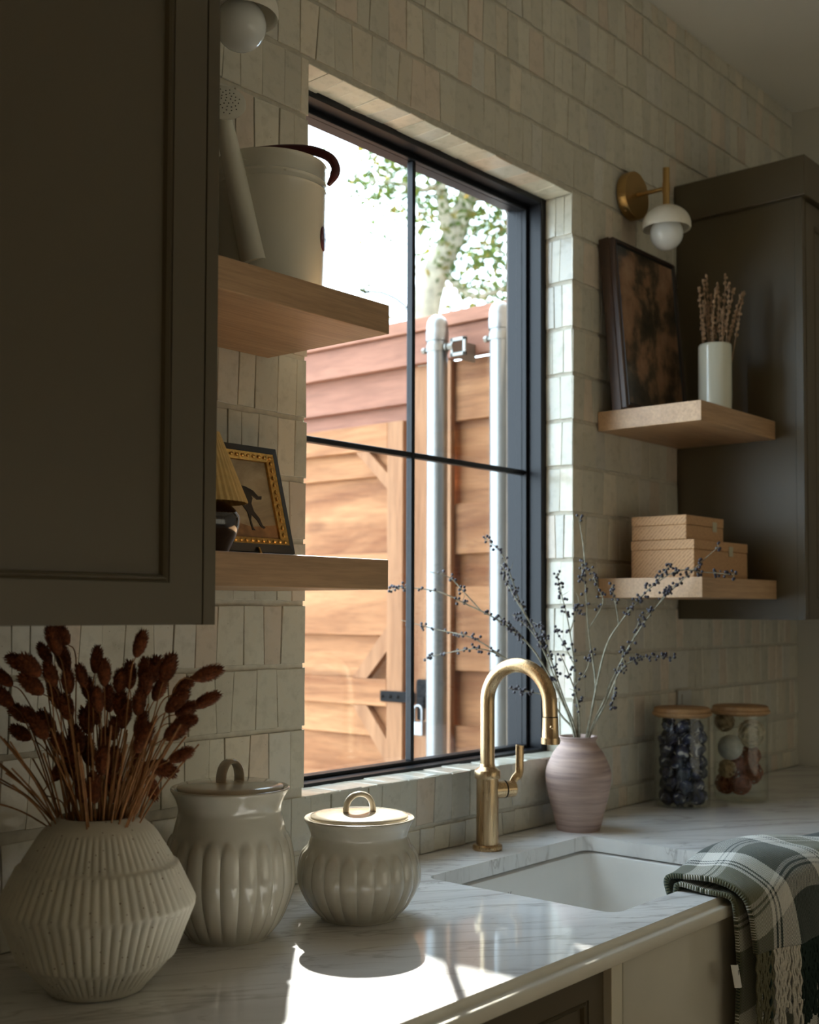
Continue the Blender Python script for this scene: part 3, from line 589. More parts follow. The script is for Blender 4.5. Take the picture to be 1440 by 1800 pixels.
def head_mesh(seed):
    rr = random.Random(seed); b = B(); Lh, Rh = .037, .0100
    b.sph((0, 0, Lh/2), 1, 12, 10, (Rh*.82, Rh*.82, Lh*.5))
    for k in range(17):
        zt = .03+.94*k/16; rad = Rh*.82*sqrt(max(.02, 1-(2*zt-1)**2)); nn = 5+int(9*rad/Rh)
        for j in range(nn):
            a = 2*pi*(j+.5*(k % 2))/nn+rr.uniform(-.15, .15); d_ = Vector((cos(a), sin(a), 0)); tt = Vector((-sin(a), cos(a), 0)); c = Vector((0, 0, zt*Lh))+d_*rad*.9
            tip = c+d_*rr.uniform(.0016, .0034)+Vector((0, 0, rr.uniform(.0035, .0065))); wd = .0017
            b.add([c-tt*wd, c+tt*wd, c+Vector((0, 0, .004))+d_*.0016, tip], [(0, 1, 3), (1, 2, 3), (2, 0, 3)])
    return part('seed_head', b, 'rust', smooth=30)
proto = [head_mesh(k) for k in range(3)]; metas = [p_.data for p_ in proto]
for p_ in proto: bpy.data.objects.remove(p_)
MOUTH = Vector((VX, VY, CZ+.222))
for k, (hx, hy, tilt) in enumerate(heads_px):
    dz = R.uniform(-.055, .055); base_px = (hx/3.6, 1080+hy/3.6); hp = at_depth(base_px[0], base_px[1], vd+dz)
    dirn = (cr*sin(tilt)+cu*cos(tilt)+cf*R.uniform(-.3, .3)).normalized(); lo = hp-dirn*.018
    rad = R.uniform(.006, .041); ang = atan2((hp-MOUTH).y, (hp-MOUTH).x)+R.uniform(-.9, .9)
    st = MOUTH+Vector((rad*cos(ang), rad*sin(ang), -.05))
    sg = thing('dried_grass_stem', tuple(st), 'rust dried grass stem with bristly seed head in the ribbed vase', 'dried grass', 'rust grasses in the ribbed vase')
    own = {(885,190): 'tall lone rust seed head standing above the right of the bunch', (390,120): 'rust seed head bent left under the cabinet bottom, topmost of the bunch', (965,1100): 'rust seed head hanging straight down beside the taller canister', (1300,380): 'upper of two rust seed heads reaching out on long stems to the right', (1295,550): 'lower of two rust seed heads reaching out on long stems to the right', (1150,890): 'low rust seed head pointing right just above the canister lid', (1020,970): 'drooping rust seed head low on the right of the bunch'}.get((hx, hy))
    if own: sg['label'] = own
    else: sg['label'] = 'rust dried grass stem crowded in the thick of the ribbed vase bunch'
    midp = st.lerp(lo, .55)+Vector((0, 0, .03))*min(1, abs(tilt)); path = bez([st, st.lerp(midp, .5), midp, lo-dirn*.02, lo], 5)
    part('stalk', B().tube([p_-st for p_ in path], [.0013-.0006*i/len(path) for i in range(len(path))], 5), 'straw', sg)
    h = bpy.data.objects.new('seed_head', metas[k % 3]); COL.objects.link(h); h.parent = sg; h.location = lo-st
    h.rotation_mode = 'QUATERNION'; h.rotation_quaternion = dirn.to_track_quat('Z', 'Y') @ Quaternion((0, 0, 1), R.uniform(0, 6)); s_ = R.uniform(.85, 1.12); h.scale = (s_*R.uniform(.95, 1.25),)*2+(s_,)
for k in range(74):                                   # bare straws cut among the grasses
    a = R.uniform(0, 2*pi); rad = R.uniform(.004, .042); st = MOUTH+Vector((rad*cos(a), rad*sin(a), -.05)); ln = R.uniform(.09, .20); sp = R.uniform(.2, .75)
    en = st+Vector((cos(a)*sp*ln, sin(a)*sp*ln, ln))
    if k < 7:
        en = at_depth(R.uniform(-60, 10), R.uniform(1290, 1420), vd+R.uniform(-.02, .02)); st = MOUTH-cr*.036+Vector((0, 0, -.03))
    path = bez([st, st.lerp(en, .5)+Vector((0, 0, .012)), en], 5)
    o = part('dried_straw', B().tube([p_-st for p_ in path], .0012, 5), 'straw', loc=tuple(st)); tag(o, 'bare straw splayed far out to the left of the ribbed vase mouth' if k < 7 else 'bare orange straw standing upright among the rust grass stalks', 'dried grass', 'splayed bare straws' if k < 7 else 'bare straws in the ribbed vase')

# ---- two fluted canisters
def canister(x, y, keys, nf, z_f0, z_f1, lid, hw, htop, label, strap, rotz=0):
    t = thing('canister', (x, y, CZ), label, 'canister', 'fluted cream canisters'); prof = []
    ks = bez([(r, 0, z) for r, z in keys], 8); prof = [(max(0, p_.x), p_.z) for p_ in ks]
    def fl(r, z, a, i):
        d = abs(((a+rotz)*nf/(2*pi)+.5) % 1-.5)*2; zt = z_f1-.024*(1-sqrt(max(0, 1-d*d)))
        q = max(0, min(1, (zt-z)/.010)); q = q*q*(3-2*q); g = max(0, min(1, (z-.002)/.02))
        return r-.0016+q*g*.0042*(1-d**2.4) if i > 1 and z < z_f1+.004 and i < len(prof)*.6 else r-.0016*max(0, min(1, (z_f1+.026-z)/.022))*(1 if i > 8 else 0)
    part('body', B().lathe(prof, nf*12, fl, cap=False), 'glaze', t, smooth=60)
    lr, lz = lid
    ld = part('lid', B().lathe([(0, lz-.006), (lr-.006, lz-.006), (lr-.001, lz-.003), (lr, lz+.001), (lr-.002, lz+.0045), (lr-.012, lz+.0065), (lr*.5, lz+.0085), (lr*.3, lz+.010), (0, lz+.0105)], 96), 'glaze', t, smooth=60)
    hz = lz+.008; top = htop-hz; pth = [(-hw+hw*(1-cos(a)), 0, hz+top*sin(a)**.8) for a in [pi*k/22 for k in range(23)]]
    h = B().tube(pth, strap[0], 14, flat=strap[1]); an = YAW-pi/2+strap[2]; h.xform(Matrix.Rotation(an, 4, 'Z')); part('lid_handle', h, 'glaze', ld, smooth=60)
canister(1.238, -.171, [(0, .0), (.058, .0), (.066, .004), (.082, .032), (.0955, .066), (.0995, .092), (.0965, .130), (.0870, .166), (.0805, .187), (.0800, .198), (.0840, .211), (.0910, .2235), (.0915, .2275), (.0885, .2285), (.083, .224), (.078, .205), (.08, .17)], 22, .1, .160, (.0825, .2275), .0185, .268, 'taller fluted cream canister with looped lid beside the ribbed vase', (.0115, .34, .85))
canister(1.455, -.243, [(0, .0), (.058, .0), (.066, .004), (.083, .026), (.0965, .052), (.0995, .070), (.0955, .098), (.0855, .122), (.0810, .132), (.0815, .139), (.0850, .149), (.0905, .1585), (.0908, .162), (.088, .163), (.082, .159), (.078, .145), (.08, .11)], 22, .1, .118, (.0815, .162), .0235, .200, 'shorter fluted cream canister with sunlit lid in front of the window', (.0085, .55, .35))

# ---- pink clay vase with berry branches
PX, PY = 2.366, -.087
t = thing('clay_vase', (PX, PY, CZ), 'rough pink clay vase with berry branches beside the sink', 'vase')
ks = bez([(r, 0, z) for r, z in [(0, 0), (.046, 0), (.050, .003), (.058, .035), (.0695, .08), (.0755, .117), (.0730, .142), (.058, .175), (.045, .193), (.0405, .201), (.042, .208), (.0445, .2125), (.043, .2145), (.039, .212), (.036, .200), (.05, .16)]], 7)
part('body', B().lathe([(max(0, p_.x), p_.z) for p_ in ks], 72, cap=False), 'pink', t, smooth=60)
pd = depth((PX, PY, 1.3)); PM = Vector((PX, PY, CZ+.205))
branches = [
 ([(1008,1297),(985,1225),(957,1172),(925,1128),(872,1088),(820,1062),(770,1040),(712,1033),(687,1038)], [[(845,1076),(815,1040),(790,1015),(755,1005)],[(930,1130),(905,1105),(880,1085)]], -.02, 'longest berry branch arching left across the window to the shelf'),
 ([(1010,1297),(985,1255),(942,1192),(885,1155),(832,1122),(770,1107),(705,1090)], [[(893,1147),(842,1140),(780,1149),(745,1158)],[(960,1220),(925,1215),(895,1210)]], .03, 'berry branch reaching low and left behind the brass tap arch'),
 ([(1014,1297),(990,1235),(965,1165),(940,1110),(915,1062),(898,1012),(880,970),(853,948)], [[(930,1090),(905,1050),(890,1020),(884,995)],[(950,1135),(930,1105),(900,1080)]], .06, 'tall berry branch leaning left before the dark window jamb'),
 ([(1013,1297),(990,1225),(966,1150),(958,1120),(950,1100)], [[(985,1210),(960,1190),(925,1180)]], -.05, 'short berry branch crowded behind the brass spout'),
 ([(1016,1297),(1013,1220),(1009,1160),(998,1089),(986,1040),(980,1010)], [[(1010,1170),(990,1130),(975,1105)],[(1003,1110),(1012,1080),(1018,1062)]], .02, 'slim upright berry branch against the pale tiled reveal'),
 ([(1020,1297),(1016,1235),(1000,1185),(985,1150)], [[(1010,1210),(1030,1180),(1036,1160)]], -.04, 'short upright berry sprig just above the vase mouth'),
 ([(1036,1297),(1047,1210),(1036,1120),(1030,1040),(1027,973),(1018,912)], [[(1034,1100),(1060,1060),(1050,1030),(1037,999)],[(1029,1030),(1024,1010),(1022,990)]], .03, 'tallest berry branch rising straight up beside the shelf'),
 ([(1038,1297),(1049,1205),(1066,1136),(1088,1098),(1120,1058),(1150,1028),(1193,1003),(1240,1006),(1290,1010)], [[(1090,1095),(1082,1060),(1076,1030)],[(1150,1028),(1170,1003),(1183,990)]], -.02, 'berry branch bending right in front of the woven boxes'),
 ([(1042,1297),(1062,1232),(1080,1188),(1113,1125),(1157,1063),(1214,1006),(1262,962)], [[(1113,1125),(1125,1090),(1140,1075)],[(1157,1063),(1172,1040),(1185,1030)]], .04, 'straight berry branch sweeping far right to the box label'),
 ([(1044,1297),(1066,1235),(1090,1180),(1118,1160),(1157,1155),(1193,1158)], [[(1080,1200),(1078,1230),(1075,1245)],[(1100,1170),(1095,1145),(1110,1130)]], 0, 'low berry branch pointing right above the jars'),
]
for main, subs, dd, lab in branches:
    n = len(main); p3 = []
    for i, q in enumerate(main):
        tt = i/(n-1); p3.append(at_depth(q[0], q[1], pd+dd*tt*1.5+R.uniform(-.006, .006)))
    p3[0] = PM+(p3[0]-PM)*.7; st = p3[0].copy(); foot = Vector((PX, PY, CZ+.04))+(st-PM)*-.6
    g = thing('berry_branch', tuple(st), lab, 'branch', 'berry branches in the clay vase')
    path = bez([foot, st]+p3[1:], 6); tw = B().tube([p_-st for p_ in path], [.0032*(1-.72*i/len(path)) for i in range(len(path))], 6); bb = B(); spots = []
    spots += [(p_, i/len(path)) for i, p_ in enumerate(path) if i/len(path) > .42]
    for sbp in subs:
        d0 = min(path, key=lambda p_: (Vector(proj(p_))-Vector(sbp[0])).length); sp3 = [d0]
        for i, q in enumerate(sbp[1:]): sp3.append(at_depth(q[0], q[1], depth(d0)+R.uniform(-.035, .035)*(i+1)/2))
        ph = bez(sp3, 5); tw.tube([p_-st for p_ in ph], [.0017*(1-.6*i/len(ph)) for i in range(len(ph))], 5); spots += [(p_, .7) for p_ in ph[3:]]
    for p_, tt in spots:
        if R.random() < .52:
            for q in range(R.choice((2, 3, 3, 4, 5))):
                d_ = Vector((R.gauss(0, 1), R.gauss(0, 1), R.gauss(.2, 1))).normalized()*R.uniform(.004, .013); e = p_+d_
                tw.tube([p_-st, p_-st+d_], .0005, 3); bb.sph(tuple(e-st), R.uniform(.0029, .0040), 8, 6)
        elif R.random() < .15:
            d_ = (cu*R.uniform(.2, 1)+cr*R.uniform(-.8, .8)+cf*R.uniform(-.6, .6)).normalized()*R.uniform(.012, .03); tw.tube([p_-st, p_-st+d_*.6+cr*.002, p_-st+d_], [.0008, .0006, .0003], 4)
    part('twig', tw, 'twig', g, smooth=60); part('berries', bb, 'berry', g, smooth=60, kind='stuff')

# ---- two glass jars
def jar(x, y, r, hz, label):
    t = thing('glass_jar', (x, y, CZ), label, 'jar', 'glass jars with wooden lids')
    part('glass', B().lathe([(0, .001), (r-.004, .0005), (r, .004), (r, hz-.002), (r-.0025, hz-.002), (r-.0025, .007), (r-.006, .005), (0, .005)], 64, cap=False), 'glass', t, smooth=40)
    part('lid', B().lathe([(0, hz-.004), (r-.004, hz-.004), (r-.004, hz), (r+.0045, hz+.0005), (r+.006, hz+.003), (r+.006, hz+.008), (r+.002, hz+.0105), (r+.0025, hz+.0135), (r+.001, hz+.019), (r-.004, hz+.0215), (0, hz+.0225)], 64), 'lidwood', t, smooth=40)
J1, J2 = (2.838, -.104), (3.026, -.178)
jar(*J1, .0705, .233, 'glass jar with wooden lid full of dark blue stones'); jar(*J2, .0715, .231, 'glass jar with wooden lid holding rattan balls')
def blob(seed, r):
    rr = random.Random(seed); bm = bmesh.new(); bmesh.ops.create_icosphere(bm, subdivisions=2, radius=r); ax = [Vector((rr.gauss(0, 1), rr.gauss(0, 1), rr.gauss(0, 1))).normalized() for _ in range(7)]
    for v in bm.verts:
        for a in ax:
            d_ = v.co.dot(a)-r*.74
            if d_ > 0: v.co -= a*d_*.8
        v.co.z *= .85
    me = bpy.data.meshes.new('tumbled_stone'); bm.to_mesh(me); bm.free(); me.polygons.foreach_set('use_smooth', [True]*len(me.polygons)); me.materials.append(M['stone']); return me
sm = [blob(k, .0215) for k in range(5)]; cnt = 0
for l in range(7):
    ringn = [(7, .0455), (1, 0)] if l < 6 else [(5, .043)]
    for nn, rr in ringn:
        for j in range(nn):
            a = 2*pi*(j+.5*(l % 2))/nn+R.uniform(-.2, .2); o = bpy.data.objects.new('tumbled_stone', sm[cnt % 5]); COL.objects.link(o); cnt += 1
            o.location = (J1[0]+rr*cos(a), J1[1]+rr*sin(a), CZ+.0245+l*.0305+R.uniform(-.004, .004)); o.rotation_euler = (R.uniform(0, 6), R.uniform(0, 6), R.uniform(0, 6)); o.scale = (R.uniform(.85, 1.08), R.uniform(.85, 1.05), R.uniform(.85, 1.05))
            tag(o, 'polished dark blue and white stone in the lidded glass jar', 'stone', 'stones in the glass jar')
def wicker(r, seed, mat):
    rr = random.Random(seed); b = B()
    for k in range(15):
        q = Quaternion((rr.gauss(0, 1), rr.gauss(0, 1), rr.gauss(0, 1), rr.gauss(0, 1))).normalized(); off = rr.uniform(-.3, .3)*r; rad = sqrt(max(0, r*r-off*off))*rr.uniform(.93, 1)
        pts = [q @ Vector((rad*cos(2*pi*i/24), rad*sin(2*pi*i/24), off)) for i in range(25)]; b.tube(pts, .0016, 5)
    b.sph((0, 0, 0), r*.72, 10, 8); return b
px2m = lambda x, y: ((x-835)/4.5/656.8, (960-y)/4.5/656.8)
balls = [(685,365,.019,'rattan','natural rattan ball at the top of the jar beside the stones'),(915,450,.0262,'rattanW','largest pale rattan ball inside the glass jar'),(710,560,.0235,'felt','smooth pale grey ball inside the glass jar'),(700,725,.0165,'rattan','small natural rattan ball low in the glass jar'),(815,850,.0195,'rattanO','rust rattan ball at the front bottom of the glass jar'),(935,640,.0200,'rattanO','rust rattan ball below the large pale one'),(950,770,.0215,'rattanO','rust rattan ball low on the far side of the glass jar'),(665,850,.0205,'rattanO','dark rust rattan ball at the bottom beside the stones jar'),(820,710,.018,'rattanO','rust rattan ball in the middle of the glass jar')]
for k, (bx, by, br, bm_, lab) in enumerate(balls):
    br *= 1.42
    u, v = px2m(bx, by); p_ = Vector((*J2, CZ+max(br+.006, v+.012)))+cr*u*.92-cf*Vector((1, 1, 0)).normalized().dot(Vector((1, 1, 0)).normalized())*(.018 if k in (4, 1, 3, 2) else -.02)
    p_.z = CZ+max(br+.006, v+.006); rel = Vector((p_.x-J2[0], p_.y-J2[1])); mxr = .0685-br
    if rel.length > mxr: rel = rel.normalized()*mxr
    loc = (J2[0]+rel.x, J2[1]+rel.y, p_.z)
    if bm_ == 'felt': o = part('rattan_ball', B().sph((0, 0, 0), br, 24, 16), bm_, smooth=60, loc=loc)
    else: o = part('rattan_ball', wicker(br, k, bm_), bm_, smooth=60, loc=loc)
    tag(o, lab, 'ball', 'balls in the glass jar')

# ================================================================== ON THE SHELVES
# ---- watering can
t = thing('watering_can', (1.333, -.15, 1.9215), 'cream enamel watering can with oxblood handle on the upper shelf', 'watering can')
RB, HB = .090, .226
part('body', B().lathe([(0, .001), (RB-.002, .001), (RB+.001, .003), (RB+.0012, .012), (RB, .0135), (RB, .180), (RB+.0022, .1835), (RB, .187), (RB, .192), (RB+.0022, .1955), (RB, .199), (RB, HB-.003), (RB+.0022, HB), (RB-.001, HB+.001), (RB-.0025, HB-.002), (RB-.003, .02), (0, .019)], 96, cap=False), 'enamel', t, smooth=40)
for k in range(24):
    a = -2.9+k*.13; part('rivet', B().sph(((RB+.0008)*cos(a), (RB+.0008)*sin(a), .0085), .0019, 8, 6), 'enamel', t, smooth=60)
sa = radians(209); so_ = Vector((cos(sa), sin(sa), 0)); s0 = so_*(RB-.012)+Vector((0, 0, .045)); s1 = at_depth(391, 204, depth((1.333, -.15, 2))-.075)-Vector((1.333, -.15, 1.9215))
sp = part('spout', B().tube([s0.lerp(s1, k/8) for k in range(9)], [.0235-.0095*k/8 for k in range(9)], 28), 'enamel', t, smooth=50)
ax = (s1-s0).normalized(); rd = Vector((-.50, -.66, .34)).normalized()
rq = rd.to_track_quat('Z', 'Y').to_matrix().to_4x4()
rz = B().lathe([(.013, -.004), (.0145, .006), (.024, .020), (.0345, .0265), (.0355, .0285), (.033, .0300), (.016, .0325), (0, .0335)], 40, cap=False); rz.xform(Matrix.Translation(s1) @ rq); rose = part('rose', rz, 'enamel', sp, smooth=50)
hb = B()
for k in range(46):
    rr = .0265*sqrt((k+.6)/46); a = k*2.39996; hb.sph((rr*cos(a), rr*sin(a), .0334-.0032*(rr/.029)**2), .0011, 6, 4)
hb.xform(Matrix.Translation(s1) @ rq); part('holes', hb, 'holes', sp, kind='stuff')
br0 = s0.lerp(s1, .72); br1 = Vector((RB*.98*cos(radians(243)), RB*.98*sin(radians(243)), .192)); part('brace', B().tube([br0, br1], .0042, 10, flat=.4), 'enamel', t, smooth=50)
WO = Vector((1.333, -.15, 1.9215)); wd_ = depth((1.333, -.15, 2.15))
ha = [Vector((-.062, .055, HB-.006))]+[at_depth(x, y, wd_+dd)-WO for x, y, dd in ((425, 272, .03), (455, 266, .02), (500, 262, .0), (545, 264, -.02), (578, 276, -.03), (590, 294, -.035), (587, 310, -.035), (577, 326, -.03))]
hp_ = bez(ha, 8); part('handle', B().tube(hp_, [.003+.0045*min(1, i/10, (len(hp_)-1-i)/9) for i in range(len(hp_))], 14), 'darkred', t, smooth=60)
ea = radians(-62); em = B().lathe([(0, 0), (.017, 0), (.018, .0012), (.0165, .0022), (0, .0026)], 32); em.v = [(x*.72, y*1.15, z) for x, y, z in em.v]
en_ = Vector((cos(ea), sin(ea), 0)); eq = Matrix((Vector((-sin(ea), cos(ea), 0)), Vector((0, 0, 1)), en_)).transposed().to_4x4(); em.xform(Matrix.Translation(en_*(RB-.0005)+Vector((0, 0, .102))) @ eq)
bd = part('badge', em, 'darkred', t, smooth=40); bd['label'] = 'dark red oval badge'

# ---- small pleated lamp
t = thing('table_lamp', (1.172, -.175, 1.5005), 'small dark lamp with pleated cream shade on the lower shelf', 'lamp')
ks = bez([(r, 0, z) for r, z in [(0, 0), (.038, 0), (.041, .004), (.050, .022), (.0585, .044), (.0570, .062), (.040, .078), (.016, .086), (.010, .092), (.010, .115)]], 6)
part('base', B().lathe([(max(0, p_.x), p_.z) for p_ in ks], 56), 'lampbase', t, smooth=60)
part('shade', B().lathe([(.069, .079), (.0692, .081), (.027, .185), (.0268, .187), (.0255, .187), (.0672, .081), (.069, .079)], 200, lambda r, z, a, i: r*(1+.020*(2/pi)*math.asin(sin(a*40))), cap=False), 'linen', t, smooth=30)

# ---- horse picture leaning on the tiles
fw_, fh_ = .265, .192; t = thing('framed_picture', (1.437-fw_/2, -.100, 1.5008), 'small horse painting in black and gilt frame on the lower left shelf', 'picture')
lean = Matrix.Rotation(radians(-15.5), 4, 'X')
def framepart(name, b, mat, par=None): b.xform(Matrix.Translation((0, 0, .012)) @ lean); return part(name, b, mat, par or t, bevel=0)
def ringb(w0, h0, w1, h1, ya, yb, off=0):
    b = B(); zc = fh_/2
    o_ = [(-w0, zc-h0), (w0, zc-h0), (w0, zc+h0), (-w0, zc+h0)]; i_ = [(-w1, zc-h1), (w1, zc-h1), (w1, zc+h1), (-w1, zc+h1)]
    vs = [(x, ya, z) for x, z in o_]+[(x, yb, z) for x, z in i_]+[(x, .008, z) for x, z in o_]+[(x, .008, z) for x, z in i_]
    return b.add(vs, [(k, (k+1) % 4, 4+(k+1) % 4, 4+k) for k in range(4)]+[(8+k, 8+(k+1) % 4, (k+1) % 4, k) for k in range(4)]+[(4+k, 4+(k+1) % 4, 12+(k+1) % 4, 12+k) for k in range(4)]+[(12+k, 12+(k+1) % 4, 8+(k+1) % 4, 8+k) for k in range(4)])
hw, hh = fw_/2, fh_/2
framepart('frame', ringb(hw, hh, hw-.013, hh-.013, -.006, -.010), 'blackframe'); gl = framepart('gilt_moulding', ringb(hw-.013, hh-.013, hw-.026, hh-.026, -.0095, -.004), 'gold')
bb = B()
for k in range(18): bb.sph((hw-.0195-.0125*k, -.0078, fh_/2-hh+.0195), .0034, 8, 5, (1.3, .6, 1)); bb.sph((hw-.0195-.0125*k, -.0078, fh_/2+hh-.0195), .0034, 8, 5, (1.3, .6, 1))
for k in range(1, 12): bb.sph((hw-.0195, -.0078, fh_/2-hh+.0195+.0130*k), .0034, 8, 5, (1, .6, 1.3))
framepart('gilt_beads', bb, 'gold', gl)['kind'] = 'stuff'
pc = framepart('painting', B().box(-hw+.02, hw-.02, .001, .006, fh_/2-hh+.02, fh_/2+hh-.02), 'horsebg')
framepart('painted_earth', B().prism([(-hw+.026, .026), (hw-.026, .026), (hw-.026, .052), (.05, .046), (0, .056), (-.06, .048), (-hw+.026, .055)], .0002, .001), 'horseland', pc)
hx0 = .02
horse = [(.050, .118), (.058, .108), (.062, .098), (.057, .088), (.060, .074), (.070, .062), (.074, .050), (.080, .046), (.076, .044), (.070, .046), (.064, .058), (.053, .068), (.050, .058), (.052, .044), (.056, .040), (.048, .040), (.047, .056), (.045, .072), (.036, .084), (.010, .080), (-.016, .078), (-.022, .060), (-.020, .042), (-.026, .040), (-.030, .060), (-.034, .078), (-.044, .098), (-.060, .112), (-.076, .112), (-.080, .120), (-.064, .132), (-.052, .140), (-.036, .126), (-.018, .116), (.012, .112), (.036, .120)]
framepart('painted_horse', B().prism([(x+.0, z) for x, z in horse], -.0004, .001), 'horse', pc)
framepart('painted_tail', B().prism([(.050, .118), (.066, .112), (.076, .102), (.084, .103), (.082, .097), (.072, .096), (.060, .104), (.052, .110)], -.0004, .001), 'horse', pc)
st_ = B().cyl((.046, -.019, .0005), (.046, -.008, .020), .0028, 10); st_.sph((.046, -.020, .004), .0042, 10, 6); part('easel_foot', st_, 'gold', t, smooth=60)
st_ = B().cyl((-.06, -.019, .0005), (-.06, -.008, .020), .0028, 10); st_.sph((-.06, -.020, .004), .0042, 10, 6); part('easel_foot', st_, 'gold', t, smooth=60)

# ---- wall sconces
def sconce(x, z, label):
    t = thing('wall_sconce', (x, -.0025, z), label, 'wall lamp', 'brass globe sconces'); yr = -.111
    q = Matrix.Rotation(radians(90), 4, 'X'); b = B().lathe([(0, 0), (.061, 0), (.0625, .0015), (.0625, .024), (.061, .026), (0, .0265)], 64); b.xform(q); part('backplate', b, 'brass2', t, smooth=40)
    b = B()
    for a in (.9, 4.04): b.sph((.0625*cos(a), -.013, .0625*sin(a)), .004, 10, 6)
    part('set_screw', b, 'brass2', t, smooth=60)
    part('arm', B().cyl((0, -.026, 0), (0, yr+.006, 0), .0055, 16), 'brass2', t, smooth=40)
    b = B().cyl((0, yr, -.058), (0, yr, .052), .0088, 24); b.cyl((0, yr, -.012), (0, yr, .012), .0100, 24); part('rod', b, 'brass2', t, smooth=40)
    dm = [(.0625*cos(a), -.098+.052*sin(a)) for a in [pi/2*k/12 for k in range(12, -1, -1)]]+[(.0625, -.103), (.061, -.108), (.0585, -.106)]+[(.0575*cos(a), -.100+.046*sin(a)) for a in [pi/2*k/10 for k in range(11)]]
    part('shade', B().lathe(dm, 56, c=(0, yr, 0), cap=False), 'alab', t, smooth=60)
    part('globe', B().sph((0, yr, -.120), .0425, 32, 20), 'opal', t, smooth=80)
sconce(2.751, 2.513, 'brass globe sconce mounted above the landscape painting'); sconce(1.296, 2.506, 'globe sconce peeking from behind the nearest cabinet top')

# ---- dark landscape painting leaning
t = thing('framed_painting', (2.600+.165, -.062, 1.9215), 'dark landscape painting in deep walnut frame leaning on the tiles', 'picture')
lean2 = Matrix.Rotation(radians(-5.0), 4, 'X'); W2, H2 = .165, .446
def f2(name, b, mat, par=None, bevel=0, loc=None): b.xform(lean2); return part(name, b, mat, par or t, bevel=bevel)
def ring2(i0, i1, ya, yb, yback):
    o_ = [(-W2+i0, i0), (W2-i0, i0), (W2-i0, H2-i0), (-W2+i0, H2-i0)]; i_ = [(-W2+i1, i1), (W2-i1, i1), (W2-i1, H2-i1), (-W2+i1, H2-i1)]
    vs = [(x, ya, z) for x, z in o_]+[(x, yb, z) for x, z in i_]+[(x, yback, z) for x, z in o_]+[(x, yback, z) for x, z in i_]
    return B().add(vs, [(k, (k+1) % 4, 4+(k+1) % 4, 4+k) for k in range(4)]+[(8+k, 8+(k+1) % 4, (k+1) % 4, k) for k in range(4)]+[(4+k, 4+(k+1) % 4, 12+(k+1) % 4, 12+k) for k in range(4)]+[(12+k, 12+(k+1) % 4, 8+(k+1) % 4, 8+k) for k in range(4)])
f2('frame', ring2(.0, .008, -.006, -.006, .022), 'frameD', bevel=.002); f2('frame_moulding', ring2(.003, .014, -.019, -.023, -.004), 'frameD', bevel=.002); f2('frame_slip', ring2(.010, .020, -.0235, -.015, -.010), 'blackframe')
f2('painting', B().box(-W2+.012, W2-.012, -.016, -.010, .012, H2-.012), 'land'); 
# ---- ivory vase with pale dried stalks
t = thing('cylinder_vase', (2.845, -.2, 1.9215), 'glossy ivory cylinder vase with pale dried stalks on the upper shelf', 'vase')
part('body', B().lathe([(0, 0), (.036, 0), (.0395, .003), (.0415, .012), (.0425, .05), (.0425, .178), (.0418, .184), (.040, .1855), (.0385, .184), (.0385, .02), (0, .018)], 56, cap=False), 'vaseW', t, smooth=50)
dv = depth((2.845, -.2, 2.1)); mo = Vector((2.845, -.2, 2.10))
for k, (hx, hy) in enumerate([(1229,507),(1236,495),(1242,486),(1250,520),(1258,510),(1266,525),(1276,484),(1282,500),(1290,510),(1302,520),(1296,545),(1245,540),(1270,545),(1237,530),(1307,515),(1262,500)]):
    en = at_depth(hx, hy, dv+R.uniform(-.03, .03)); a = R.uniform(0, 6.28); st = mo+cr*((hx-1262)/700*.45)+Vector((cos(a)*.014, sin(a)*.014, -.06))
    g = thing('dried_stalk', tuple(st), 'pale brown feathery dried stalk in the ivory cylinder vase', 'dried stalk', 'dried stalks in the ivory vase')
    pth = bez([st, st.lerp(en, .5)+Vector((0, 0, .004)), en], 8); part('stem', B().tube([p_-st for p_ in pth], .0011, 5), 'dry', g); sd_ = B()
    for i in range(7, len(pth)):
        for j in range(4):
            d_ = Vector((R.gauss(0, 1), R.gauss(0, 1), R.gauss(.6, .6))).normalized()*.0048; c = pth[i]-st+d_*R.uniform(.3, 1); sd_.sph(tuple(c), .0024, 5, 4, (1, 1, 1.7))
    part('seeds', sd_, 'dry', g, kind='stuff')
# ---- two woven boxes
def wbox_(x0, x1, y0, y1, z0, h, label):
    c = ((x0+x1)/2, (y0+y1)/2, z0); t = thing('woven_box', c, label, 'box', 'woven straw boxes'); a, d = (x1-x0)/2, (y1-y0)/2; lh = min(.024, h*.4)
    part('base', B().box(-a+.0008, a-.0008, -d+.0008, d-.0008, 0, h-lh-.0006), 'weave', t, bevel=.0015, bseg=1)
    part('lid', B().box(-a, a, -d, d, h-lh, h), 'weave', t, bevel=.0015, bseg=1)
    part('label_plate', B().box(.038, .060, -d-.0012, -d-.0002, h-lh-.012, h-lh+.013), 'label', t)
wbox_(2.662, 2.962, -.232, -.056, 1.5008, .094, 'larger woven straw box under the smaller one'); wbox_(2.662, 2.866, -.211, -.058, 1.5958, .060, 'smaller woven straw box stacked on the larger one')

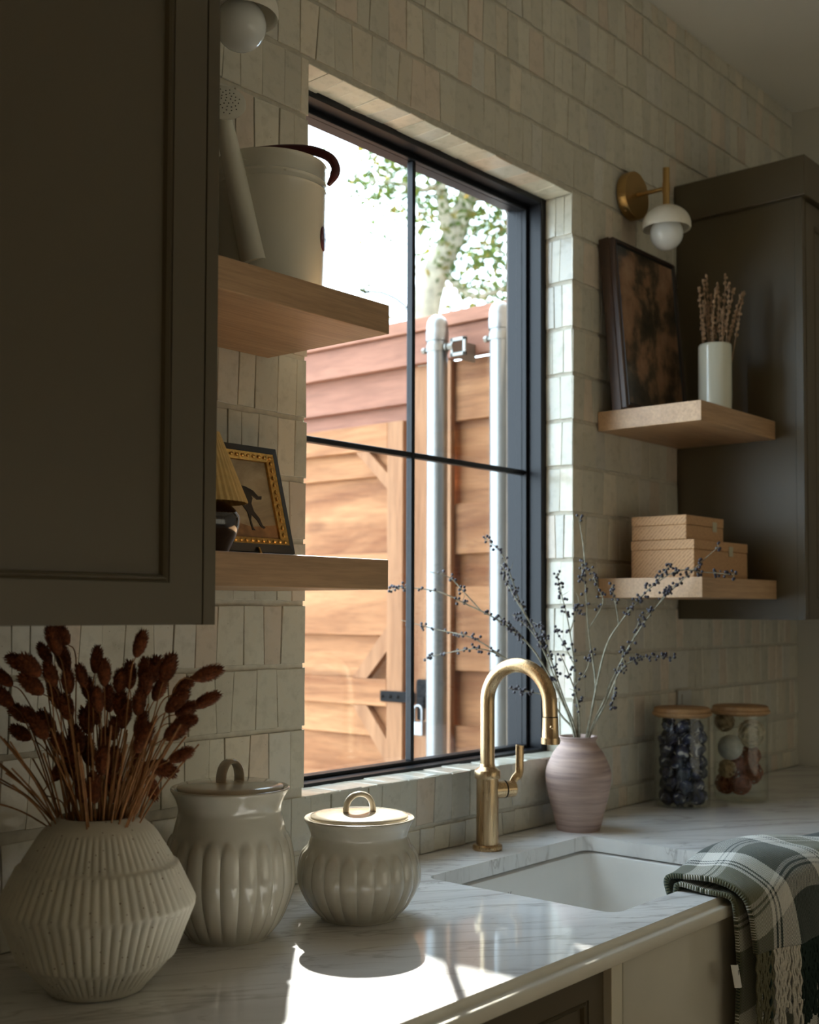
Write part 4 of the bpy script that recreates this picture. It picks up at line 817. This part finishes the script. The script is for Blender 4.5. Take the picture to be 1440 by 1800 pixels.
# ================================================================== PLAID BLANKET
t = thing('plaid_blanket', (2.2, -.66, .66), 'green and white plaid wool blanket draped over the sink front', 'blanket'); BO = Vector(t.location)
def smooth_path(pts, n):
    c = bez([(0, y, z) for y, z in pts], 12); ln = [0]
    for i in range(1, len(c)): ln.append(ln[-1]+(c[i]-c[i-1]).length)
    out = []; k = 0
    for i in range(n):
        s_ = ln[-1]*i/(n-1)
        while k < len(ln)-2 and ln[k+1] < s_: k += 1
        f_ = (s_-ln[k])/max(1e-9, ln[k+1]-ln[k]); out.append((c[k].lerp(c[k+1], f_), s_))
    return out
def cloth(name, x0, x1, secL, secM, secR, nu, nv, wav, thick, par, slide=0, seed=0, voff=0):
    pl, pm, pr = smooth_path(secL, nv), smooth_path(secM, nv), smooth_path(secR, nv); vs = []; uvs = []; UM = .30
    for j in range(nv):
        for i in range(nu):
            u = i/(nu-1); (a, sa_), (c, sc_) = (pl[j], pm[j]) if u < UM else (pm[j], pr[j]); e = u/UM if u < UM else (u-UM)/(1-UM); e = e*e*(3-2*e); p_ = a.lerp(c, e); s_ = sa_*(1-e)+sc_*e
            hang = max(0, min(1, (.90-p_.z)/.10)); x = x0+(x1-x0)*u+slide*hang*(1-u)
            p_.y -= hang*wav*(.5+.5*sin(u*17+seed+p_.z*5))*(1+.4*sin(u*41+seed)); p_.z += (1-hang)*.004*sin(u*9+seed)*sin(j*.22+seed)
            x += hang*.006*sin(p_.z*16+seed+u*3)
            vs.append((x-BO.x, p_.y-BO.y, p_.z-BO.z)); uvs.append((x-x0+.02+voff*.0, s_+voff))
    b = B(); b.add(vs, [(j*nu+i, j*nu+i+1, (j+1)*nu+i+1, (j+1)*nu+i) for j in range(nv-1) for i in range(nu-1)])
    o = part(name, b, 'plaid', par, smooth=80, fix=False); me = o.data; ul = me.uv_layers.new(name='UVMap')
    for lp in me.loops: ul.data[lp.index].uv = uvs[lp.vertex_index]
    md = o.modifiers.new('thickness', 'SOLIDIFY'); md.thickness = thick; md.offset = 0
    return vs
# long under layer and shorter fringed upper layer
under = cloth('under_layer', 1.962, 2.62, [(-.548, .895), (-.5485, .918), (-.556, .9255), (-.60, .9255), (-.640, .925), (-.656, .918), (-.662, .895), (-.664, .80), (-.664, .62), (-.664, .45)],
      [(-.545, .885), (-.546, .917), (-.556, .930), (-.60, .932), (-.648, .930), (-.665, .918), (-.672, .895), (-.675, .80), (-.675, .62), (-.675, .45)],
      [(-.556, .918), (-.560, .921), (-.575, .924), (-.60, .925), (-.648, .924), (-.665, .915), (-.672, .895), (-.675, .80), (-.675, .62), (-.675, .45)], 60, 90, .010, .008, t, seed=1.3, voff=.04)
upper = cloth('upper_layer', 1.968, 2.66, [(-.535, .895), (-.526, .928), (-.545, .941), (-.60, .9425), (-.650, .938), (-.676, .922), (-.687, .895), (-.690, .86), (-.691, .825)],
      [(-.505, .905), (-.500, .935), (-.520, .960), (-.57, .968), (-.635, .962), (-.686, .938), (-.704, .905), (-.710, .87), (-.711, .82)],
      [(-.560, .924), (-.565, .928), (-.58, .931), (-.61, .933), (-.645, .932), (-.690, .920), (-.708, .895), (-.712, .86), (-.712, .81)], 70, 80, .012, .009, t, slide=.012, seed=.4)
fr = {'fw': B(), 'fg': B(), 'fo': B()}
NU = 70
def yarn(x):
    f_ = ((x-1.968+.02)/.36-.02) % 1
    return 'fw' if .22 < f_ < .42 or .77 < f_ < .965 else 'fg' if .42 <= f_ <= .77 else 'fo'
for k in range(150):
    u = (k+R.random()*.6)/150*(NU-1); i = min(NU-2, int(u)); e = Vector(upper[-NU+i]).lerp(Vector(upper[-NU+i+1]), u-i); ln = R.uniform(.10, .15); ph = R.uniform(0, 6); sw = R.uniform(-.008, .008)
    pts_ = [e+Vector((sw*q+.0016*sin(ph+q*26), -.003-.003*q+.0016*cos(ph+q*26), -ln*q)) for q in [j/16 for j in range(17)]]
    key = yarn(e.x+BO.x) if R.random() < .8 else R.choice(['fw', 'fg', 'fo']); fr[key].tube(pts_, [.0026+.0006*sin(j*2.4+ph) for j in range(16)]+[.0032], 5)
for k, nm in (('fw', 'white_fringe'), ('fg', 'green_fringe'), ('fo', 'olive_fringe')): part(nm, fr[k], k, t, smooth=60, kind='stuff')
tb = B().grid(lambda u, v: (-.030*(1-v*.15)+.026*u+.004*v, -.004*sin(u*3)-.003*v, -.040*v-.004*u), 6, 6); tg = part('care_tag', tb, 'tag', t, loc=(1.955-BO.x, -.672-BO.y, .815-BO.z)); md = tg.modifiers.new('thickness', 'SOLIDIFY'); md.thickness = .001
part('tag_print', B().box(-.0125, -.0105, -.0052, -.0045, -.030, -.012), 'print', tg)

# ================================================================== OUTSIDE THE WINDOW
struct(part('ground', B().box(-6, 25, .2, 25, -.30, -.19), 'soil'))
FXX = 2.75
fe = thing('cedar_fence', (FXX, .45, -.1), 'tall cedar board fence running out from the house beside the steel posts', 'fence')
def fb(par, name, y0, y1, z0, z1, x0, x1, mat='cedar', bev=.002): 
    o_ = par.location; return part(name, B().box(x0-FXX, x1-FXX, y0-o_.y, y1-o_.y, z0-o_.z, z1-o_.z), mat, par, bevel=bev, bseg=1)
fb(fe, 'cap', .21, 4.2, 2.252, 2.292, FXX-.045, FXX+.07, 'cedarR'); fb(fe, 'cap_board', .21, 4.2, 2.158, 2.2515, FXX-.030, FXX-.002, 'cedarR')
zs = [2.157, 1.975, 1.733, 1.583, 1.491, 1.242, 1.085, .86, .64, .42, .20, -.02]
for k in range(len(zs)-1):
    dx = .010 if k % 2 else 0
    fb(fe, 'plank', .21, .62, zs[k+1]+.0015-(.02 if k % 2 else 0), zs[k]-.0015+(.02 if k % 2 else 0), FXX+dx*2.2, FXX+.02+dx*2.2, 'cedar')
fb(fe, 'upright', .577+.002, .640, -.1, 2.157, FXX-.022, FXX-.001, 'cedarV'); fb(fe, 'upright', .642, .742, -.1, 2.157, FXX-.004, FXX+.03, 'cedarV')
zs2 = [2.157, 2.080, 1.995]
for k in range(2): fb(fe, 'plank', .744, 4.2, zs2[k+1]-.03, zs2[k]-.0005+(.05 if k == 0 else .0), FXX+.002+.026*k, FXX+.026+.026*k, 'cedarR')
ga = thing('cedar_gate', (FXX, 1.1, -.05), 'cedar gate with corner braces and iron latch in the fence', 'gate')
fb(ga, 'stile', .7575, .822, -.05, 1.994, FXX-.030, FXX-.002, 'cedarV'); fb(ga, 'stile', 1.62, 1.69, -.05, 1.994, FXX-.030, FXX-.002, 'cedarV')
fb(ga, 'rail', .823, 1.619, 1.913, 1.994, FXX-.028, FXX-.002, 'cedar'); fb(ga, 'rail', .823, 1.619, 1.127, 1.209, FXX-.028, FXX-.002, 'cedar'); fb(ga, 'rail', .823, 1.619, .10, .185, FXX-.028, FXX-.002, 'cedar')
zs3 = [1.994, 1.834, 1.597, 1.340, 1.165, 1.03, .80, .58, .36, .14, -.05]
for k in range(len(zs3)-1):
    fb(ga, 'plank', .76, 1.69, zs3[k+1]+.001-(.02 if k % 2 else 0), zs3[k]-.001+(.02 if k % 2 else 0), FXX+.002+.021*(k % 2), FXX+.022+.021*(k % 2), 'cedar')
def brace(pts_):
    b = B(); n_ = len(pts_); b.add([(-.027, y-1.1, z+.05) for y, z in pts_]+[(-.003, y-1.1, z+.05) for y, z in pts_], [tuple(range(n_)), tuple(range(n_, 2*n_))[::-1]]+[(i, (i+1) % n_, n_+(i+1) % n_, n_+i) for i in range(n_)]); part('brace', b, 'cedarV', ga)
brace([(.905, 1.912), (.955, 1.912), (.823, 1.790), (.823, 1.838)]); brace([(.823, 1.370), (.823, 1.295), (.905, 1.210), (.965, 1.210)]); brace([(.965, 1.126), (.905, 1.126), (.823, 1.03), (.823, .955)])
la = part('latch', B().box(-.036, -.031, 0.703-1.1, .842-1.1, 1.143+.05, 1.176+.05), 'iron', ga, bevel=.002)
b = B()
for y in (.832, .800, .77): b.sph((-.037, y-1.1, 1.16+.05), .006, 10, 6)
part('bolt', b, 'iron', la, smooth=60)
hs = part('hasp', B().box(-.034, -.012, 0.655-1.1, .702-1.1, 1.130+.05, 1.215+.05), 'iron', ga, bevel=.006); part('hasp_loop', B().box(-.040, -.034, 0.664-1.1, .692-1.1, 1.095+.05, 1.165+.05), 'iron', ga, bevel=.004)
pk = thing('padlock', (FXX-.047, .680, 1.052), 'steel padlock hanging from the gate latch', 'padlock')
part('lock_body', B().box(-.011, .011, -.024, .024, 0, .040), 'chrome', pk, bevel=.003); part('shackle', B().tube([(0, -.015, .038), (0, -.015, .07)]+[(0, -.015*cos(a), .072+.015*sin(a)) for a in [pi*k/12 for k in range(13)]]+[(0, .015, .07), (0, .015, .038)], .0042, 10), 'chrome', pk, smooth=60)
def post(y, top, label, bracket):
    x = 2.62; t = thing('steel_post', (x, y, -.1), label, 'post', 'galvanised fence posts'); tz = top+.1
    part('pipe', B().lathe([(0, 0), (.0295, 0), (.0295, tz-.05)], 40), 'steel', t, smooth=40)
    part('dome_cap', B().lathe([(.0315, tz-.075), (.0325, tz-.074), (.0325, tz-.045), (.0315, tz-.043), (.0315, tz-.032), (.029, tz-.018), (.023, tz-.007), (.013, tz-.001), (0, tz)], 40), 'steel', t, smooth=40)
    cz = tz-.095; c = part('clamp_band', B().lathe([(.0295, cz-.010), (.0322, cz-.010), (.0322, cz+.010), (.0295, cz+.010)], 40, cap=False), 'zinc', t, smooth=40)
    b = B().cyl((-.004, -.048, cz), (-.004, .046, cz), .0045, 10); b.cyl((-.004, -.062, cz), (-.004, -.044, cz), .010, 6); b.cyl((-.004, -.040, cz), (-.004, -.036, cz), .012, 16); b.cyl((-.004, .040, cz), (-.004, .050, cz), .009, 6); part('clamp_bolt', b, 'zinc', c, smooth=40)
    b = B(); yb = -.105 if bracket else -.09
    b.box(-.006, .004, yb, -.05, cz+.012, cz+.022); b.box(-.006, .004, yb, -.05, cz-.030, cz-.020); b.box(-.006, .004, yb, yb+.010, cz-.030, cz+.022); b.box(-.006, .10, -.060, -.052, cz-.030, cz+.022)
    part('bracket', b, 'zinc', t, bevel=.001)
post(.543, 2.258, 'galvanised steel post with dome cap beside the gate latch', True); post(.321, 2.260, 'galvanised steel post with dome cap close to the window jamb', True)

# the fence, gate and posts stand at their full size further along the house wall
for o in (bpy.data.objects['cedar_fence'], bpy.data.objects['cedar_gate'], pk, bpy.data.objects['steel_post'], bpy.data.objects['steel_post.001']):
    o.location = CAM+(Vector(o.location)-CAM)*1.06; o.scale = (1.06,)*3

# ---- tree beyond the fence
def P8(x, y, d): return at_depth(x, y, d)
tr = thing('tree', tuple(P8(735, 640, 8.2).xy)+(-.19,), 'leafy pale barked tree beyond the cedar fence', 'tree'); TO = Vector(tr.location)
def limb(pxs, d0, d1, r0, r1, n=7):
    pts_ = bez([P8(x, y, d0+(d1-d0)*i/(len(pxs)-1)) for i, (x, y) in enumerate(pxs)], n); return pts_, [r0+(r1-r0)*i/(len(pts_)-1) for i in range(len(pts_))]
b = B(); a, rs = limb([(705, 1420), (715, 1000), (725, 700), (745, 560), (762, 490), (795, 420), (822, 345), (850, 240), (880, 120)], 8.2, 8.4, .14, .05); b.tube([p_-TO for p_ in a], rs, 14)
a, rs = limb([(795, 425), (782, 380), (776, 330), (770, 270), (740, 180), (700, 60)], 8.3, 8.1, .055, .02); b.tube([p_-TO for p_ in a], rs, 10)
a, rs = limb([(850, 250), (760, 330), (700, 322), (650, 318)], 8.3, 8.0, .03, .006); b.tube([p_-TO for p_ in a], rs, 8)
a, rs = limb([(775, 470), (830, 520), (900, 500), (980, 470)], 8.3, 8.0, .03, .008); b.tube([p_-TO for p_ in a], rs, 8)
a, rs = limb([(822, 350), (880, 340), (950, 330), (1040, 280)], 8.3, 8.6, .035, .01); b.tube([p_-TO for p_ in a], rs, 8)
part('trunk', b, 'bark', tr, smooth=60)
lf = {'leafA': B(), 'leafB': B()}
def leaves(b, c, n, sp, size):
    for _ in range(n):
        p_ = c+Vector((R.gauss(0, sp), R.gauss(0, sp), R.gauss(0, sp*.8))); q = Quaternion((R.gauss(0, 1), R.gauss(0, 1), R.gauss(0, 1), R.gauss(0, 1))).normalized(); l_, w_ = size*R.uniform(.7, 1.2), size*.42*R.uniform(.8, 1.2)
        b.add([p_-TO+q @ Vector(v) for v in ((-l_, 0, 0), (0, -w_, .012), (l_, 0, 0), (0, w_, .012))], [(0, 1, 2), (0, 2, 3)])
clus = [(640,322,14,.10),(665,305,16,.12),(690,322,14,.11),(655,345,8,.09),(700,275,26,.16),(720,300,24,.15),(690,255,18,.15),(748,300,30,.18),(745,345,30,.17),(760,385,30,.17),(735,385,20,.14),(745,440,20,.13),(850,400,34,.18),(880,430,34,.18),(870,470,34,.18),(835,465,24,.15),(890,500,34,.18),(850,520,24,.15),(905,540,20,.15),(880,370,34,.18),(900,340,30,.18),(840,440,20,.15),(925,420,34,.2),(940,500,34,.2),(820,540,8,.1),(955,380,34,.2),(990,450,40,.22),(780,330,26,.17),(830,290,34,.2),(790,260,34,.2),(870,290,30,.2),(740,240,30,.2),(930,300,34,.22),(980,340,30,.22),(820,180,40,.25),(760,160,40,.25),(900,200,40,.25),(700,200,24,.2),(690,385,5,.06),(650,425,2,.04),(575,150,14,.10),(610,120,16,.10),(640,170,16,.12),(560,90,12,.10),(600,60,16,.12),(670,130,20,.14)]
for k, (x, y, n_, sp) in enumerate(clus):
    for rep in range(4): leaves(lf['leafB' if (k*7+rep) % 5 == 0 else 'leafA'], P8(x+R.uniform(-14, 14), y+R.uniform(-12, 12), R.uniform(7.7, 8.9)), n_, sp, .034)
part('foliage', lf['leafA'], 'leafA', tr, kind='stuff'); part('yellow_foliage', lf['leafB'], 'leafB', tr, kind='stuff')
sh = thing('shrub', tuple(P8(655, 640, 6.5).xy)+(-.19,), 'shrub tips showing above the fence cap left of the muntin', 'shrub'); TO = Vector(sh.location); b = B()
for x, y, n_ in ((640, 590, 50), (655, 580, 40), (668, 592, 40), (690, 588, 30), (625, 600, 30), (600, 620, 40), (700, 596, 20)): leaves(b, P8(x, y, 6.5+R.uniform(-.2, .2)), n_, .05, .03)
part('foliage', b, 'leafB', sh, kind='stuff'); b = B()
for x in (600, 640, 665, 695): b.tube([Vector((0, 0, 0)), P8(x, 900, 6.5)-TO, P8(x, 700, 6.5)-TO, P8(x, 590, 6.5)-TO], [.025, .02, .012, .004], 6)
part('stems', b, 'bark', sh)
cn = thing('arching_cane', tuple(P8(720, 640, 5.8).xy)+(-.19,), 'thin arching plant cane with leafy tip against the sky', 'plant'); TO = Vector(cn.location)
pth = bez([TO, P8(735, 900, 5.8), P8(732, 640, 5.8), P8(722, 556, 5.8), P8(700, 528, 5.8), P8(668, 514, 5.8), P8(640, 513, 5.8), P8(632, 508, 5.8)], 8); part('cane', B().tube([p_-TO for p_ in pth], .007, 8), 'iron', cn, smooth=60)
b = B(); leaves(b, P8(634, 505, 5.8), 14, .02, .02); part('leaf_tip', b, 'leafA', cn)
